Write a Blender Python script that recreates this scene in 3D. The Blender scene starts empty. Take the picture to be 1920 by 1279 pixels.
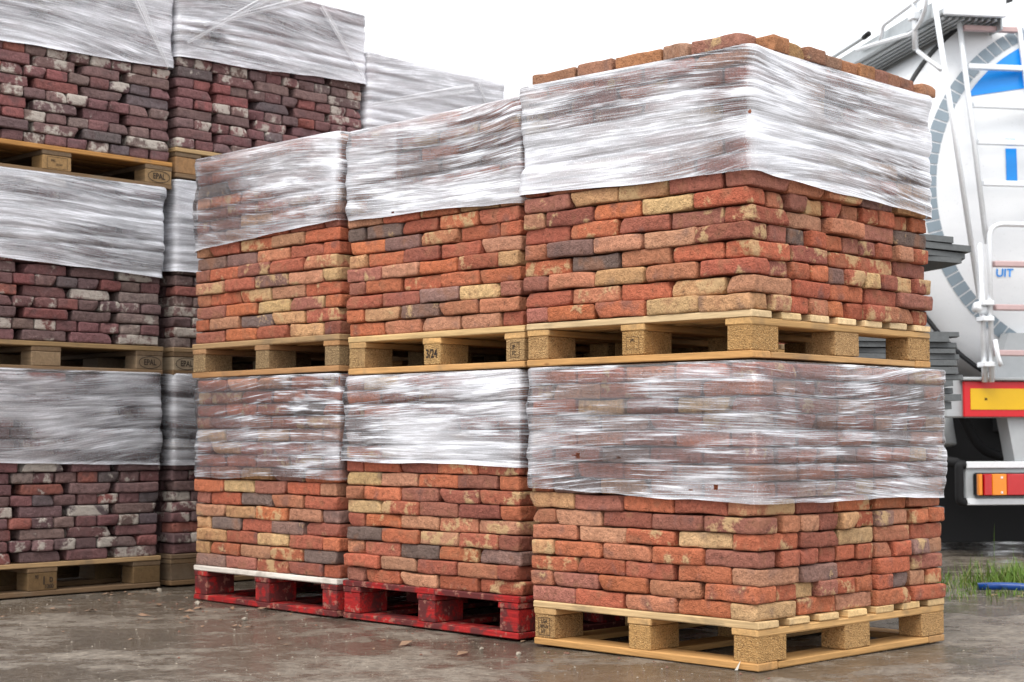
import bpy, bmesh, math, random
import numpy as np
from mathutils import Vector, Matrix, noise as mnoise

random.seed(7)
RNG = np.random.default_rng(11)
R = math.radians
scene = bpy.context.scene

# ------------------------------------------------------------------ camera
cam_d = bpy.data.cameras.new('camera')
cam = bpy.data.objects.new('camera', cam_d)
scene.collection.objects.link(cam)
cam.location = (0, 0, 0.6902)
cam.rotation_euler = (R(90) + 0.0591, 0, 0)
cam_d.sensor_width = 36.0
cam_d.lens = 36.0 * 3033.3 / 1920.0
cam_d.clip_start = 0.05
cam_d.clip_end = 800
cam_d.dof.use_dof = True
cam_d.dof.focus_distance = 5.3
cam_d.dof.aperture_fstop = 5.6
scene.camera = cam

# ------------------------------------------------------------------ sky: bright overcast
SUN_EL, SUN_AZ = R(58), R(200)          # azimuth clockwise from +Y
world = bpy.data.worlds.new('World')
scene.world = world
world.use_nodes = True
wn, wl = world.node_tree.nodes, world.node_tree.links
wn.clear()
w_out = wn.new('ShaderNodeOutputWorld')
w_bg = wn.new('ShaderNodeBackground')
w_sky = wn.new('ShaderNodeTexSky')
w_sky.sky_type = 'NISHITA'
w_sky.sun_disc = False
w_sky.sun_elevation = SUN_EL
w_sky.sun_rotation = SUN_AZ
w_sky.dust_density = 4.0
w_hs = wn.new('ShaderNodeHueSaturation')
w_hs.inputs['Saturation'].default_value = 0.15
w_mix = wn.new('ShaderNodeMix')
w_mix.data_type = 'RGBA'
w_mix.inputs[0].default_value = 0.88
w_mix.inputs[7].default_value = (11.2, 11.4, 11.8, 1)      # even cloud cover
wl.new(w_sky.outputs[0], w_hs.inputs['Color'])
wl.new(w_hs.outputs[0], w_mix.inputs[6])
wl.new(w_mix.outputs[2], w_bg.inputs[0])
w_bg.inputs[1].default_value = 0.105
wl.new(w_bg.outputs[0], w_out.inputs[0])

sun_d = bpy.data.lights.new('sun', 'SUN')
sun_d.energy = 1.5
sun_d.angle = R(35)
sun_d.color = (1.0, 0.96, 0.9)
sun = bpy.data.objects.new('sun', sun_d)
scene.collection.objects.link(sun)
sd = Vector((math.sin(SUN_AZ) * math.cos(SUN_EL), math.cos(SUN_AZ) * math.cos(SUN_EL), math.sin(SUN_EL)))
sun.rotation_euler = (-sd).to_track_quat('-Z', 'Y').to_euler()

vs = scene.view_settings
vs.view_transform = 'Standard'
vs.look = 'None'
vs.gamma = 1.0
vs.exposure = 0.62
scene.render.engine = 'CYCLES'
scene.cycles.transparent_max_bounces = 12
scene.cycles.max_bounces = 5
scene.cycles.diffuse_bounces = 3
scene.cycles.glossy_bounces = 3
scene.cycles.use_denoising = True
world.cycles.sampling_method = 'NONE'          # even sky: no importance map needed

# ------------------------------------------------------------------ helpers
def lin(c):
    return tuple((v / 12.92 if v <= 0.04045 else ((v + 0.055) / 1.055) ** 2.4) for v in (x / 255 for x in c))

def link(o, parent=None):
    scene.collection.objects.link(o)
    if parent is not None:
        o.parent = parent
    return o

def tag(o, label=None, cat=None, group=None, kind=None):
    if label: o['label'] = label
    if cat: o['category'] = cat
    if group: o['group'] = group
    if kind: o['kind'] = kind
    return o

def empty(name, loc, rz=0.0):
    o = bpy.data.objects.new(name, None)
    o.empty_display_size = 0.1
    o.location = loc
    o.rotation_euler = (0, 0, rz)
    return link(o)

def mesh_obj(name, me, mat, parent=None, loc=(0, 0, 0), rot=(0, 0, 0), color=None):
    if mat is not None and not me.materials:
        me.materials.append(mat)
    o = bpy.data.objects.new(name, me)
    o.location = loc
    o.rotation_euler = rot
    if color: o.color = color
    return link(o, parent)

def from_pyd(name, verts, faces, smooth=False):
    me = bpy.data.meshes.new(name)
    me.from_pydata([tuple(v) for v in verts], [], faces)
    if smooth:
        me.polygons.foreach_set('use_smooth', [True] * len(me.polygons))
    me.update()
    return me

def box_mesh(name, sx, sy, sz, bev=0.003, jit=0.0, seed=0):
    """box centred on the origin with bevelled, slightly uneven edges"""
    bm = bmesh.new()
    bmesh.ops.create_cube(bm, size=1.0)
    for v in bm.verts:
        v.co = Vector((v.co.x * sx, v.co.y * sy, v.co.z * sz))
    if bev > 0:
        bmesh.ops.bevel(bm, geom=bm.edges[:], offset=min(bev, sx * .3, sy * .3, sz * .3), segments=1, affect='EDGES', profile=0.5)
    if jit:
        rn = random.Random(seed)
        for v in bm.verts:
            v.co += Vector((rn.uniform(-jit, jit), rn.uniform(-jit, jit), rn.uniform(-jit, jit)))
    me = bpy.data.meshes.new(name)
    bm.to_mesh(me); bm.free()
    return me

def box(name, mat, parent, x0, x1, y0, y1, z0, z1, bev=0.003, jit=0.0, color=None, rot=(0, 0, 0)):
    me = box_mesh(name, x1 - x0, y1 - y0, z1 - z0, bev, jit, random.randrange(10 ** 6))
    return mesh_obj(name, me, mat, parent, ((x0 + x1) / 2, (y0 + y1) / 2, (z0 + z1) / 2), rot, color)

def tube_mesh(name, pts, r, seg=10, cap=True):
    pts = [Vector(p) for p in pts]
    verts, faces = [], []
    n = len(pts)
    prev = None
    for i, p in enumerate(pts):
        d = (pts[min(i + 1, n - 1)] - pts[max(i - 1, 0)]).normalized()
        if prev is None:
            a = d.orthogonal().normalized()
        else:
            a = (prev - d * prev.dot(d)).normalized()
        prev = a
        b = d.cross(a)
        rr = r[i] if isinstance(r, (list, tuple)) else r
        for k in range(seg):
            t = 2 * math.pi * k / seg
            verts.append(p + a * (rr * math.cos(t)) + b * (rr * math.sin(t)))
    for i in range(n - 1):
        for k in range(seg):
            k2 = (k + 1) % seg
            faces.append((i * seg + k, i * seg + k2, (i + 1) * seg + k2, (i + 1) * seg + k))
    if cap:
        faces.append(tuple(range(seg - 1, -1, -1)))
        faces.append(tuple((n - 1) * seg + k for k in range(seg)))
    return from_pyd(name, verts, faces, True)

def arc_path(pts, rad=0.05, n=5):
    """polyline with rounded corners"""
    P = [Vector(p) for p in pts]
    out = [P[0]]
    for i in range(1, len(P) - 1):
        a = (P[i - 1] - P[i]); b = (P[i + 1] - P[i])
        rr = min(rad, a.length * .45, b.length * .45)
        s = P[i] + a.normalized() * rr; e = P[i] + b.normalized() * rr
        for k in range(n + 1):
            t = k / n
            out.append(s * (1 - t) ** 2 + P[i] * 2 * t * (1 - t) + e * t * t)
    out.append(P[-1])
    return out

def vnoise(x, y, seed=0):
    """vectorised 2-D value noise, 0..1"""
    rs = np.random.default_rng(seed)
    lat = rs.random((257, 257))
    xi = np.floor(x).astype(int); yi = np.floor(y).astype(int)
    fx = x - xi; fy = y - yi
    fx = fx * fx * (3 - 2 * fx); fy = fy * fy * (3 - 2 * fy)
    a = lat[xi % 257, yi % 257]; b = lat[(xi + 1) % 257, yi % 257]
    c = lat[xi % 257, (yi + 1) % 257]; d = lat[(xi + 1) % 257, (yi + 1) % 257]
    return (a * (1 - fx) + b * fx) * (1 - fy) + (c * (1 - fx) + d * fx) * fy

# ------------------------------------------------------------------ materials
class NT:
    def __init__(self, name):
        self.m = bpy.data.materials.new(name)
        self.m.use_nodes = True
        self.n = self.m.node_tree.nodes; self.l = self.m.node_tree.links
        self.n.clear()
        self.out = self.n.new('ShaderNodeOutputMaterial')
    def a(self, t, **kw):
        n = self.n.new(t)
        for k, v in kw.items():
            if k.startswith('i_'):
                n.inputs[k[2:].replace('_', ' ')].default_value = v
            else:
                setattr(n, k, v)
        return n
    def c(self, o, i):
        self.l.new(o, i)
    def bsdf(self, **kw):
        b = self.a('ShaderNodeBsdfPrincipled')
        for k, v in kw.items():
            b.inputs[k.replace('_', ' ')].default_value = v
        self.c(b.outputs[0], self.out.inputs[0])
        return b
    def math(self, op, a, b=None, clamp=False):
        n = self.a('ShaderNodeMath', operation=op, use_clamp=clamp)
        for i, v in enumerate((a, b)):
            if v is None: continue
            if isinstance(v, (int, float)): n.inputs[i].default_value = v
            else: self.c(v, n.inputs[i])
        return n.outputs[0]
    def mix(self, fac, a, b, mode='MIX'):
        n = self.a('ShaderNodeMix', data_type='RGBA', blend_type=mode)
        for idx, v in ((0, fac), (6, a), (7, b)):
            if isinstance(v, (int, float)): n.inputs[idx].default_value = v
            elif isinstance(v, (tuple, list)): n.inputs[idx].default_value = (*v[:3], 1)
            else: self.c(v, n.inputs[idx])
        return n.outputs[2]
    def noise(self, vec, scale, detail=3, rough=.55, dist=0.0, dim='3D'):
        n = self.a('ShaderNodeTexNoise', noise_dimensions=dim)
        n.inputs['Scale'].default_value = scale
        n.inputs['Detail'].default_value = detail
        n.inputs['Roughness'].default_value = rough
        n.inputs['Distortion'].default_value = dist
        if vec is not None: self.c(vec, n.inputs['Vector'])
        return n.outputs[0]
    def step(self, v, lo, hi):
        n = self.a('ShaderNodeMapRange', interpolation_type='SMOOTHSTEP')
        n.inputs['From Min'].default_value = lo; n.inputs['From Max'].default_value = hi
        if not isinstance(lo, (int, float)): pass
        self.c(v, n.inputs['Value'])
        return n.outputs[0]
    def objvec(self, mul=37.0):
        """object coordinates shifted by a random amount for each object"""
        tc = self.a('ShaderNodeTexCoord'); oi = self.a('ShaderNodeObjectInfo')
        r = self.math('MULTIPLY', oi.outputs['Random'], mul)
        cb = self.a('ShaderNodeCombineXYZ')
        self.c(r, cb.inputs[0]); self.c(r, cb.inputs[1]); self.c(r, cb.inputs[2])
        ad = self.a('ShaderNodeVectorMath', operation='ADD')
        self.c(tc.outputs['Object'], ad.inputs[0]); self.c(cb.outputs[0], ad.inputs[1])
        return ad.outputs[0], oi
    def scale(self, vec, s):
        n = self.a('ShaderNodeVectorMath', operation='MULTIPLY')
        self.c(vec, n.inputs[0]); n.inputs[1].default_value = s
        return n.outputs[0]
    def bump(self, h, strength, dist, bsdf, normal=None):
        b = self.a('ShaderNodeBump')
        b.inputs['Strength'].default_value = strength
        b.inputs['Distance'].default_value = dist
        self.c(h, b.inputs['Height'])
        if normal is not None: self.c(normal, b.inputs['Normal'])
        if bsdf is not None: self.c(b.outputs[0], bsdf.inputs['Normal'])
        return b.outputs[0]

def mat_brick(name, patch, patch2, lo):
    t = NT(name)
    v, oi = t.objvec()
    b = t.bsdf(Roughness=.9, Specular_IOR_Level=.2)
    grain = t.noise(v, 200, 2, .75)
    mid = t.noise(v, 48, 4, .68)
    big = t.noise(v, 12, 2, .55)
    g = t.math('ADD', t.math('MULTIPLY', grain, .9), t.math('MULTIPLY', mid, 1.15))
    shade = t.math('ADD', -.10, t.math('MULTIPLY', g, 1.07))
    base = t.mix(1.0, oi.outputs['Color'], shade, 'MULTIPLY')
    dark = t.step(big, .58, .74)
    base = t.mix(t.math('MULTIPLY', dark, .5), base, (.10, .075, .075))
    base = t.mix(t.math('MULTIPLY', t.step(big, .46, .30), .45), base, patch2)
    # residue patches, amount from the object colour's alpha
    pn = t.noise(v, 12, 5, .66)
    thr = t.math('SUBTRACT', lo, t.math('MULTIPLY', oi.outputs['Alpha'], .30))
    pm = t.math('MULTIPLY', t.math('SUBTRACT', pn, thr), 13.0, True)
    pm = t.math('MULTIPLY', pm, t.math('ADD', .15, t.math('MULTIPLY', g, .8)), True)
    col = t.mix(t.math('MULTIPLY', pm, .88), base, patch)
    pit = t.step(mid, .36, .26)
    col = t.mix(t.math('MULTIPLY', pit, .55), col, (.05, .032, .028))
    t.c(col, b.inputs['Base Color'])
    h = t.math('ADD', t.math('MULTIPLY', grain, .55), t.math('MULTIPLY', mid, 1.5))
    t.bump(h, 1.0, .008, b)
    return t.m

M_BRICK = mat_brick('brick_clay', tuple(.82 * q for q in lin((214, 178, 132))), tuple(.75 * q for q in lin((182, 128, 98))), .76)
M_BRICK_P = mat_brick('brick_plum', tuple(.75 * q for q in lin((216, 206, 194))), tuple(.8 * q for q in lin((112, 90, 90))), .72)

def mat_wood(name):
    t = NT(name)
    v, oi = t.objvec(91)
    b = t.bsdf(Roughness=.75, Specular_IOR_Level=.25)
    s = t.scale(v, (2.2, 26, 26))
    n1 = t.noise(s, 2.2, 5, .6, .8)
    n2 = t.noise(t.scale(v, (9, 160, 160)), 1.5, 3, .6)
    n3 = t.noise(v, 7, 3)
    f = t.math('ADD', .22, t.math('ADD', t.math('MULTIPLY', n1, 1.05), t.math('MULTIPLY', n2, .55)))
    col = t.mix(1.0, oi.outputs['Color'], f, 'MULTIPLY')
    col = t.mix(t.math('MULTIPLY', t.step(n3, .54, .74), .5), col, lin((112, 98, 82)))
    kn = t.a('ShaderNodeTexVoronoi'); kn.inputs['Scale'].default_value = 4.5
    t.c(t.scale(v, (1, 2.2, 2.2)), kn.inputs['Vector'])
    knot = t.math('SUBTRACT', 1.0, t.step(kn.outputs['Distance'], .03, .085))
    col = t.mix(t.math('MULTIPLY', knot, .65), col, lin((110, 66, 36)))
    t.c(col, b.inputs['Base Color'])
    t.bump(t.math('ADD', n1, t.math('MULTIPLY', n2, .6)), .5, .003, b)
    return t.m
M_WOOD = mat_wood('pallet_timber')

def mat_chip():
    t = NT('pressed_wood_chips')
    v, oi = t.objvec(91)
    b = t.bsdf(Roughness=.9, Specular_IOR_Level=.15)
    vo = t.a('ShaderNodeTexVoronoi'); vo.inputs['Scale'].default_value = 170
    t.c(t.scale(v, (1, 1, 1.8)), vo.inputs['Vector'])
    n = t.noise(v, 60, 4, .7)
    f = t.math('ADD', .38, t.math('ADD', t.math('MULTIPLY', vo.outputs['Color'], .5), t.math('MULTIPLY', n, .75)))
    col = t.mix(1.0, oi.outputs['Color'], f, 'MULTIPLY')
    col = t.mix(t.math('MULTIPLY', t.step(t.noise(v, 230, 1), .62, .7), .6), col, lin((222, 190, 138)))
    col = t.mix(t.math('MULTIPLY', t.step(t.noise(v, 190, 1), .6, .68), .7), col, lin((84, 58, 36)))
    t.c(col, b.inputs['Base Color'])
    t.bump(t.math('ADD', vo.outputs['Distance'], n), .8, .004, b)
    return t.m
M_CHIP = mat_chip()

def mat_redpaint():
    t = NT('worn_red_paint')
    v, oi = t.objvec(51)
    b = t.bsdf(Roughness=.8, Specular_IOR_Level=.15)
    n1 = t.noise(v, 8, 4, .7)
    n2 = t.noise(t.scale(v, (6, 60, 60)), 2, 4, .6)
    col = t.mix(t.step(n2, .35, .7), lin((172, 42, 40)), lin((128, 32, 33)))
    col = t.mix(t.math('MULTIPLY', t.step(n1, .43, .54), .9), col, lin((84, 46, 45)))
    col = t.mix(t.math('MULTIPLY', t.step(t.noise(v, 22, 4, .72), .55, .62), .7), col, lin((160, 112, 96)))
    t.c(col, b.inputs['Base Color'])
    t.bump(n2, .4, .003, b)
    return t.m
M_RED = mat_redpaint()

def mat_film():
    """several layers of pulled stretch film; UV is metres along the wrap and height"""
    t = NT('stretch_film')
    uv = t.a('ShaderNodeUVMap', uv_map='wrap').outputs[0]
    lay = t.a('ShaderNodeAttribute', attribute_name='layers').outputs['Fac']
    amp = t.a('ShaderNodeAttribute', attribute_name='wrinkle').outputs['Fac']
    fine = t.noise(t.scale(uv, (3.4, 210, 1)), 1.0, 2, .6, 0, '2D')
    mid = t.noise(t.scale(uv, (4.2, 40, 1)), 1.0, 3, .6, 0, '2D')
    thread = t.step(fine, .50, .64)
    band = t.step(mid, .42, .72)
    al = t.math('ADD', t.math('MULTIPLY', thread, t.math('ADD', .34, t.math('MULTIPLY', band, .42))), t.math('MULTIPLY', band, .46))
    al = t.math('MULTIPLY', t.math('SUBTRACT', al, .33), amp)
    drop = t.step(t.noise(uv, 260, 0, .5, 0, '2D'), .70, .78)
    al = t.math('ADD', t.math('ADD', lay, al), t.math('MULTIPLY', drop, .22))
    mr = t.a('ShaderNodeClamp'); mr.inputs['Min'].default_value = .07; mr.inputs['Max'].default_value = .94
    t.c(al, mr.inputs['Value'])
    pb = t.a('ShaderNodeBsdfPrincipled')
    pb.inputs['Base Color'].default_value = (.84, .85, .90, 1)
    pb.inputs['Roughness'].default_value = .3
    pb.inputs['Specular IOR Level'].default_value = .6
    bn = t.bump(t.math('ADD', t.math('MULTIPLY', mid, 1.6), t.math('MULTIPLY', fine, .5)), .32, .007, pb)
    tr = t.a('ShaderNodeBsdfTransparent')
    gl = t.a('ShaderNodeBsdfGlossy'); gl.inputs['Roughness'].default_value = .14
    t.c(bn, gl.inputs['Normal'])
    fr = t.a('ShaderNodeFresnel'); fr.inputs['IOR'].default_value = 1.5
    t.c(bn, fr.inputs['Normal'])
    clear = t.a('ShaderNodeMixShader')
    t.c(t.math('MULTIPLY', fr.outputs[0], 1.2, True), clear.inputs[0]); t.c(tr.outputs[0], clear.inputs[1]); t.c(gl.outputs[0], clear.inputs[2])
    ms = t.a('ShaderNodeMixShader')
    t.c(mr.outputs[0], ms.inputs[0]); t.c(clear.outputs[0], ms.inputs[1]); t.c(pb.outputs[0], ms.inputs[2])
    t.c(ms.outputs[0], t.out.inputs[0])
    return t.m
M_FILM = mat_film()

def mat_strand():
    t = NT('film_strand')
    b = t.bsdf(Roughness=.25, Specular_IOR_Level=.6)
    b.inputs['Base Color'].default_value = (.82, .825, .85, 1)
    tr = t.a('ShaderNodeBsdfTransparent')
    uv = t.a('ShaderNodeUVMap', uv_map='wrap').outputs[0]
    s = t.noise(t.scale(uv, (1.5, 14, 1)), 1.0, 3, .6)
    ms = t.a('ShaderNodeMixShader')
    t.c(t.math('MULTIPLY', t.step(s, .38, .62), .8), ms.inputs[0])
    t.c(tr.outputs[0], ms.inputs[1]); t.c(b.outputs[0], ms.inputs[2])
    t.c(ms.outputs[0], t.out.inputs[0])
    return t.m
M_STRAND = mat_strand()

def mat_plain(name, col, rough=.5, metal=0.0, spec=.5, coat=0.0, var=.12, nscale=30, bump=0.0):
    t = NT(name)
    v, oi = t.objvec(17)
    b = t.bsdf(Roughness=rough, Metallic=metal, Specular_IOR_Level=spec, Coat_Weight=coat)
    n = t.noise(v, nscale, 4, .6)
    f = t.math('ADD', 1 - var, t.math('MULTIPLY', n, 2 * var))
    t.c(t.mix(1.0, col, f, 'MULTIPLY'), b.inputs['Base Color'])
    t.c(t.math('ADD', rough - .06, t.math('MULTIPLY', n, .12)), b.inputs['Roughness'])
    if bump: t.bump(n, bump, .003, b)
    return t.m

def mat_tank():
    t = NT('tank_paint')
    v, oi = t.objvec(1)
    b = t.bsdf(Roughness=.3, Specular_IOR_Level=.5, Metallic=.0)
    n = t.noise(t.scale(v, (1, 1, 3)), 1.4, 5, .6)
    dirt = t.math('MULTIPLY', t.step(t.noise(v, 60, 3, .7), .6, .78), .3)
    c = t.mix(t.step(n, .3, .8), (.82, .835, .85), (.72, .745, .765))
    c = t.mix(dirt, c, (.34, .34, .33))
    t.c(c, b.inputs['Base Color'])
    t.c(t.math('ADD', .2, t.math('MULTIPLY', n, .25)), b.inputs['Roughness'])
    return t.m
M_TANK = mat_tank()
M_ALU = mat_plain('brushed_aluminium', (.80, .82, .84), .4, .3, nscale=60)
M_GALV = mat_plain('galvanised_steel', (.50, .53, .54), .5, .55, nscale=40, var=.2)
M_BLACK = mat_plain('black_rubber', (.012, .012, .013), .7, spec=.25)
M_DARKMETAL = mat_plain('dark_chassis', (.03, .031, .033), .6, .1, var=.3)
M_GREYPAINT = mat_plain('grey_chassis_paint', (.42, .44, .45), .45, .0, nscale=18)
M_BLUE = mat_plain('blue_decal', lin((0, 138, 226)), .35, var=.04)
M_GREYDECAL = mat_plain('grey_decal', lin((132, 146, 156)), .35, var=.06)
M_SIGNRED = mat_plain('reflective_red', lin((206, 26, 34)), .35, var=.05)
M_SIGNYEL = mat_plain('reflective_yellow', lin((226, 178, 8)), .35, var=.05)
M_LAMPRED = mat_plain('red_lamp_lens', lin((190, 14, 20)), .12, spec=.7, coat=.5, var=.08)
M_LAMPORG = mat_plain('orange_lamp_lens', lin((234, 136, 8)), .12, spec=.7, coat=.5, var=.08)
M_STEP = mat_plain('ladder_step', lin((196, 168, 166)), .5, .3)
M_INK = mat_plain('burnt_stamp', lin((40, 29, 22)), .85, var=.3, nscale=120)
M_SLATE = mat_plain('grey_slate', lin((94, 97, 98)), .75, var=.35, nscale=55, bump=.7)
M_PIPE = mat_plain('blue_plastic_pipe', lin((20, 72, 150)), .3, var=.12)
M_CHIPSTONE = mat_plain('pale_stone', lin((150, 140, 126)), .85, var=.3, nscale=70, bump=.5)
M_LITTER = mat_plain('dead_leaf', lin((132, 104, 82)), .8, var=.4, nscale=80)

def mat_ground():
    t = NT('wet_concrete')
    tc = t.a('ShaderNodeTexCoord')
    v = tc.outputs['Object']
    b = t.bsdf(Specular_IOR_Level=.5)
    w = t.noise(t.scale(v, (1.0, 1.5, 1)), 1.15, 5, .6, .4)            # puddles and drier crests
    w2 = t.noise(v, 5.5, 5, .65)
    ww = t.math('ADD', w, t.math('MULTIPLY', t.math('SUBTRACT', w2, .5), .75))
    wet = t.step(ww, .30, .54)
    pud = t.step(ww, .40, .60)
    g = t.noise(v, 130, 3, .8)
    g2 = t.noise(v, 30, 5, .72)
    c = t.mix(t.step(g2, .3, .72), lin((96, 87, 77)), lin((152, 141, 127)))
    c = t.mix(t.math('MULTIPLY', t.step(g, .58, .68), .7), c, lin((186, 176, 160)))
    c = t.mix(t.math('MULTIPLY', t.step(g, .44, .3), .7), c, lin((50, 43, 37)))
    c = t.mix(t.math('MULTIPLY', wet, .36), c, lin((74, 66, 57)))
    c = t.mix(t.math('MULTIPLY', pud, .4), c, lin((64, 57, 49)))
    t.c(c, b.inputs['Base Color'])
    ro = t.math('SUBTRACT', .60, t.math('MULTIPLY', wet, .28))
    ro = t.math('SUBTRACT', ro, t.math('MULTIPLY', pud, .21), True)
    t.c(ro, b.inputs['Roughness'])
    hh = t.math('ADD', t.math('MULTIPLY', g, .5), t.math('MULTIPLY', g2, 1.0))
    hh = t.math('MULTIPLY', hh, t.math('SUBTRACT', 1.0, t.math('MULTIPLY', pud, .62)))
    t.bump(hh, 1.0, .010, b)
    return t.m
M_GROUND = mat_ground()

def mat_grass():
    t = NT('grass_blades')
    g = t.a('ShaderNodeNewGeometry')
    b = t.bsdf(Roughness=.6, Specular_IOR_Level=.3)
    rp = g.outputs['Random Per Island']
    c = t.mix(rp, (.07, .15, .012), (.17, .27, .035))
    c = t.mix(t.math('MULTIPLY', t.step(rp, .86, .9), .8), c, (.33, .27, .12))
    t.c(c, b.inputs['Base Color'])
    return t.m
M_GRASS = mat_grass()

# ------------------------------------------------------------------ ground
def build_ground():
    n = 90
    xs = np.concatenate([np.linspace(-300, -6, 10), np.linspace(-5.5, 6.5, n), np.linspace(7, 300, 10)])
    ys = np.concatenate([np.linspace(-60, 2, 6), np.linspace(2.5, 14, n), np.linspace(15, 500, 12)])
    X, Y = np.meshgrid(xs, ys)
    Z = (vnoise(X * 1.6 + 50, Y * 1.6 + 50, 3) - 1.0) * 0.012
    V = np.stack([X.ravel(), Y.ravel(), Z.ravel()], 1)
    nx, ny = len(xs), len(ys)
    F = [(j * nx + i, j * nx + i + 1, (j + 1) * nx + i + 1, (j + 1) * nx + i) for j in range(ny - 1) for i in range(nx - 1)]
    me = from_pyd('ground', V, F, True)
    tag(mesh_obj('ground', me, M_GROUND), kind='structure')
build_ground()

# ------------------------------------------------------------------ bricks
def brick_mesh(seed, L=.205, W=.098, H=.05, r=.0082):
    rn = random.Random(seed)
    def ax(l, mids):
        a = [0, .35 * r, 1.15 * r, 1.9 * r] + [l * m for m in mids] + [l - 1.9 * r, l - 1.15 * r, l - .35 * r, l]
        return [q - l / 2 for q in a]
    ax_x, ax_y, ax_z = ax(L, (.3, .5, .7)), ax(W, (.5,)), ax(H, ())
    idx = {}; verts = []; faces = []
    off = Vector((rn.uniform(0, 99), rn.uniform(0, 99), rn.uniform(0, 99)))
    chips = [(Vector((rn.choice((-1, 1)) * L / 2, rn.uniform(-.5, .5) * W if rn.random() < .5 else rn.choice((-1, 1)) * W / 2, rn.choice((-1, 1)) * H / 2)),
              rn.uniform(.012, .032)) for _ in range(rn.choice((1, 1, 2, 3, 3)))]
    tw = rn.uniform(-.02, .02); bow = rn.uniform(-.0035, .0035)
    def vert(x, y, z):
        k = (round(x, 6), round(y, 6), round(z, 6))
        if k in idx: return idx[k]
        p = Vector((x, y, z))
        ri = r * .95
        inner = Vector((max(-L / 2 + ri, min(L / 2 - ri, x)), max(-W / 2 + ri, min(W / 2 - ri, y)), max(-H / 2 + ri, min(H / 2 - ri, z))))
        d = p - inner
        if d.length > 1e-9:
            p = inner + d.normalized() * min(ri, d.length)
        nv = mnoise.noise_vector(p * 22 + off) * .0024 + mnoise.noise_vector(p * 60 + off) * .0019
        q = p + nv
        q.z += bow * (1 - (2 * x / L) ** 2)
        q.y += tw * x * .12
        for c, rad in chips:
            dd = (p - c).length
            if dd < rad:
                q -= (c * .75).normalized() * (rad - dd) * .55
        idx[k] = len(verts); verts.append(q)
        return idx[k]
    def sheet(A, B, fn, flip):
        for i in range(len(A) - 1):
            for j in range(len(B) - 1):
                q = [vert(*fn(A[i], B[j])), vert(*fn(A[i + 1], B[j])), vert(*fn(A[i + 1], B[j + 1])), vert(*fn(A[i], B[j + 1]))]
                faces.append(tuple(q[::-1] if flip else q))
    hx, hy, hz = L / 2, W / 2, H / 2
    sheet(ax_x, ax_y, lambda a, b: (a, b, hz), False); sheet(ax_x, ax_y, lambda a, b: (a, b, -hz), True)
    sheet(ax_x, ax_z, lambda a, b: (a, -hy, b), False); sheet(ax_x, ax_z, lambda a, b: (a, hy, b), True)
    sheet(ax_y, ax_z, lambda a, b: (hx, a, b), False); sheet(ax_y, ax_z, lambda a, b: (-hx, a, b), True)
    return from_pyd('brick', verts, faces, True)

BR_ORANGE = [brick_mesh(100 + i) for i in range(18)]
BR_PLUM = [brick_mesh(300 + i, r=.008) for i in range(14)]
for m_ in BR_ORANGE: m_.materials.append(M_BRICK)
for m_ in BR_PLUM: m_.materials.append(M_BRICK_P)

PAL_O = [((184, 98, 66), 14), ((172, 82, 58), 15), ((176, 110, 82), 12), ((158, 76, 60), 13), ((184, 130, 102), 11), ((190, 102, 64), 6),
         ((150, 88, 78), 9), ((138, 68, 60), 8), ((192, 146, 104), 6), ((202, 168, 120), 3), ((122, 94, 92), 5), ((94, 86, 87), 3)]
PAL_CAP = [((168, 122, 92), 10), ((150, 104, 84), 8), ((176, 138, 92), 6), ((152, 118, 98), 8), ((140, 92, 80), 5), ((160, 108, 72), 5)]
PAL_P = [((112, 74, 75), 15), ((104, 72, 74), 14), ((108, 86, 84), 13), ((96, 77, 79), 11), ((124, 70, 68), 8), ((116, 98, 92), 8),
         ((88, 84, 87), 5), ((140, 80, 68), 3), ((124, 112, 107), 4)]
def pick(pal, rn, bright=1.0):
    tot = sum(w for _, w in pal); k = rn.uniform(0, tot)
    for c, w in pal:
        k -= w
        if k <= 0: break
    f = rn.uniform(.82, 1.14) * bright * (1.06 if pal is not PAL_P else 1.14)
    l = lin(c)
    tan = (.36, .205, .125) if pal is not PAL_P else (.21, .13, .12)
    return tuple(min(.9, (x * .74 + y * .26) * f * rn.uniform(.97, 1.03)) for x, y in zip(l, tan))

def put_brick(parent, rn, pool, pal, cx, cy, cz, L, W, H, alongx, jit, patch, bright=1.0):
    o = bpy.data.objects.new('brick', rn.choice(pool))
    o.location = (cx + rn.uniform(-jit, jit), cy + rn.uniform(-jit, jit), cz)
    flip = rn.choice((0, math.pi))
    o.rotation_euler = (rn.uniform(-.012, .012) + rn.choice((0, math.pi)), rn.uniform(-.010, .010), (0 if alongx else math.pi / 2) + flip + rn.uniform(-.018, .018) * (jit / .004))
    o.scale = ((L - rn.uniform(.003, .013)) / .205, (W - rn.uniform(.003, .011)) / .098, (H - rn.uniform(.0005, .0045)) / .05)
    o.color = (*pick(pal, rn, bright), patch)
    o.parent = parent
    scene.collection.objects.link(o)
    return o

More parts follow.
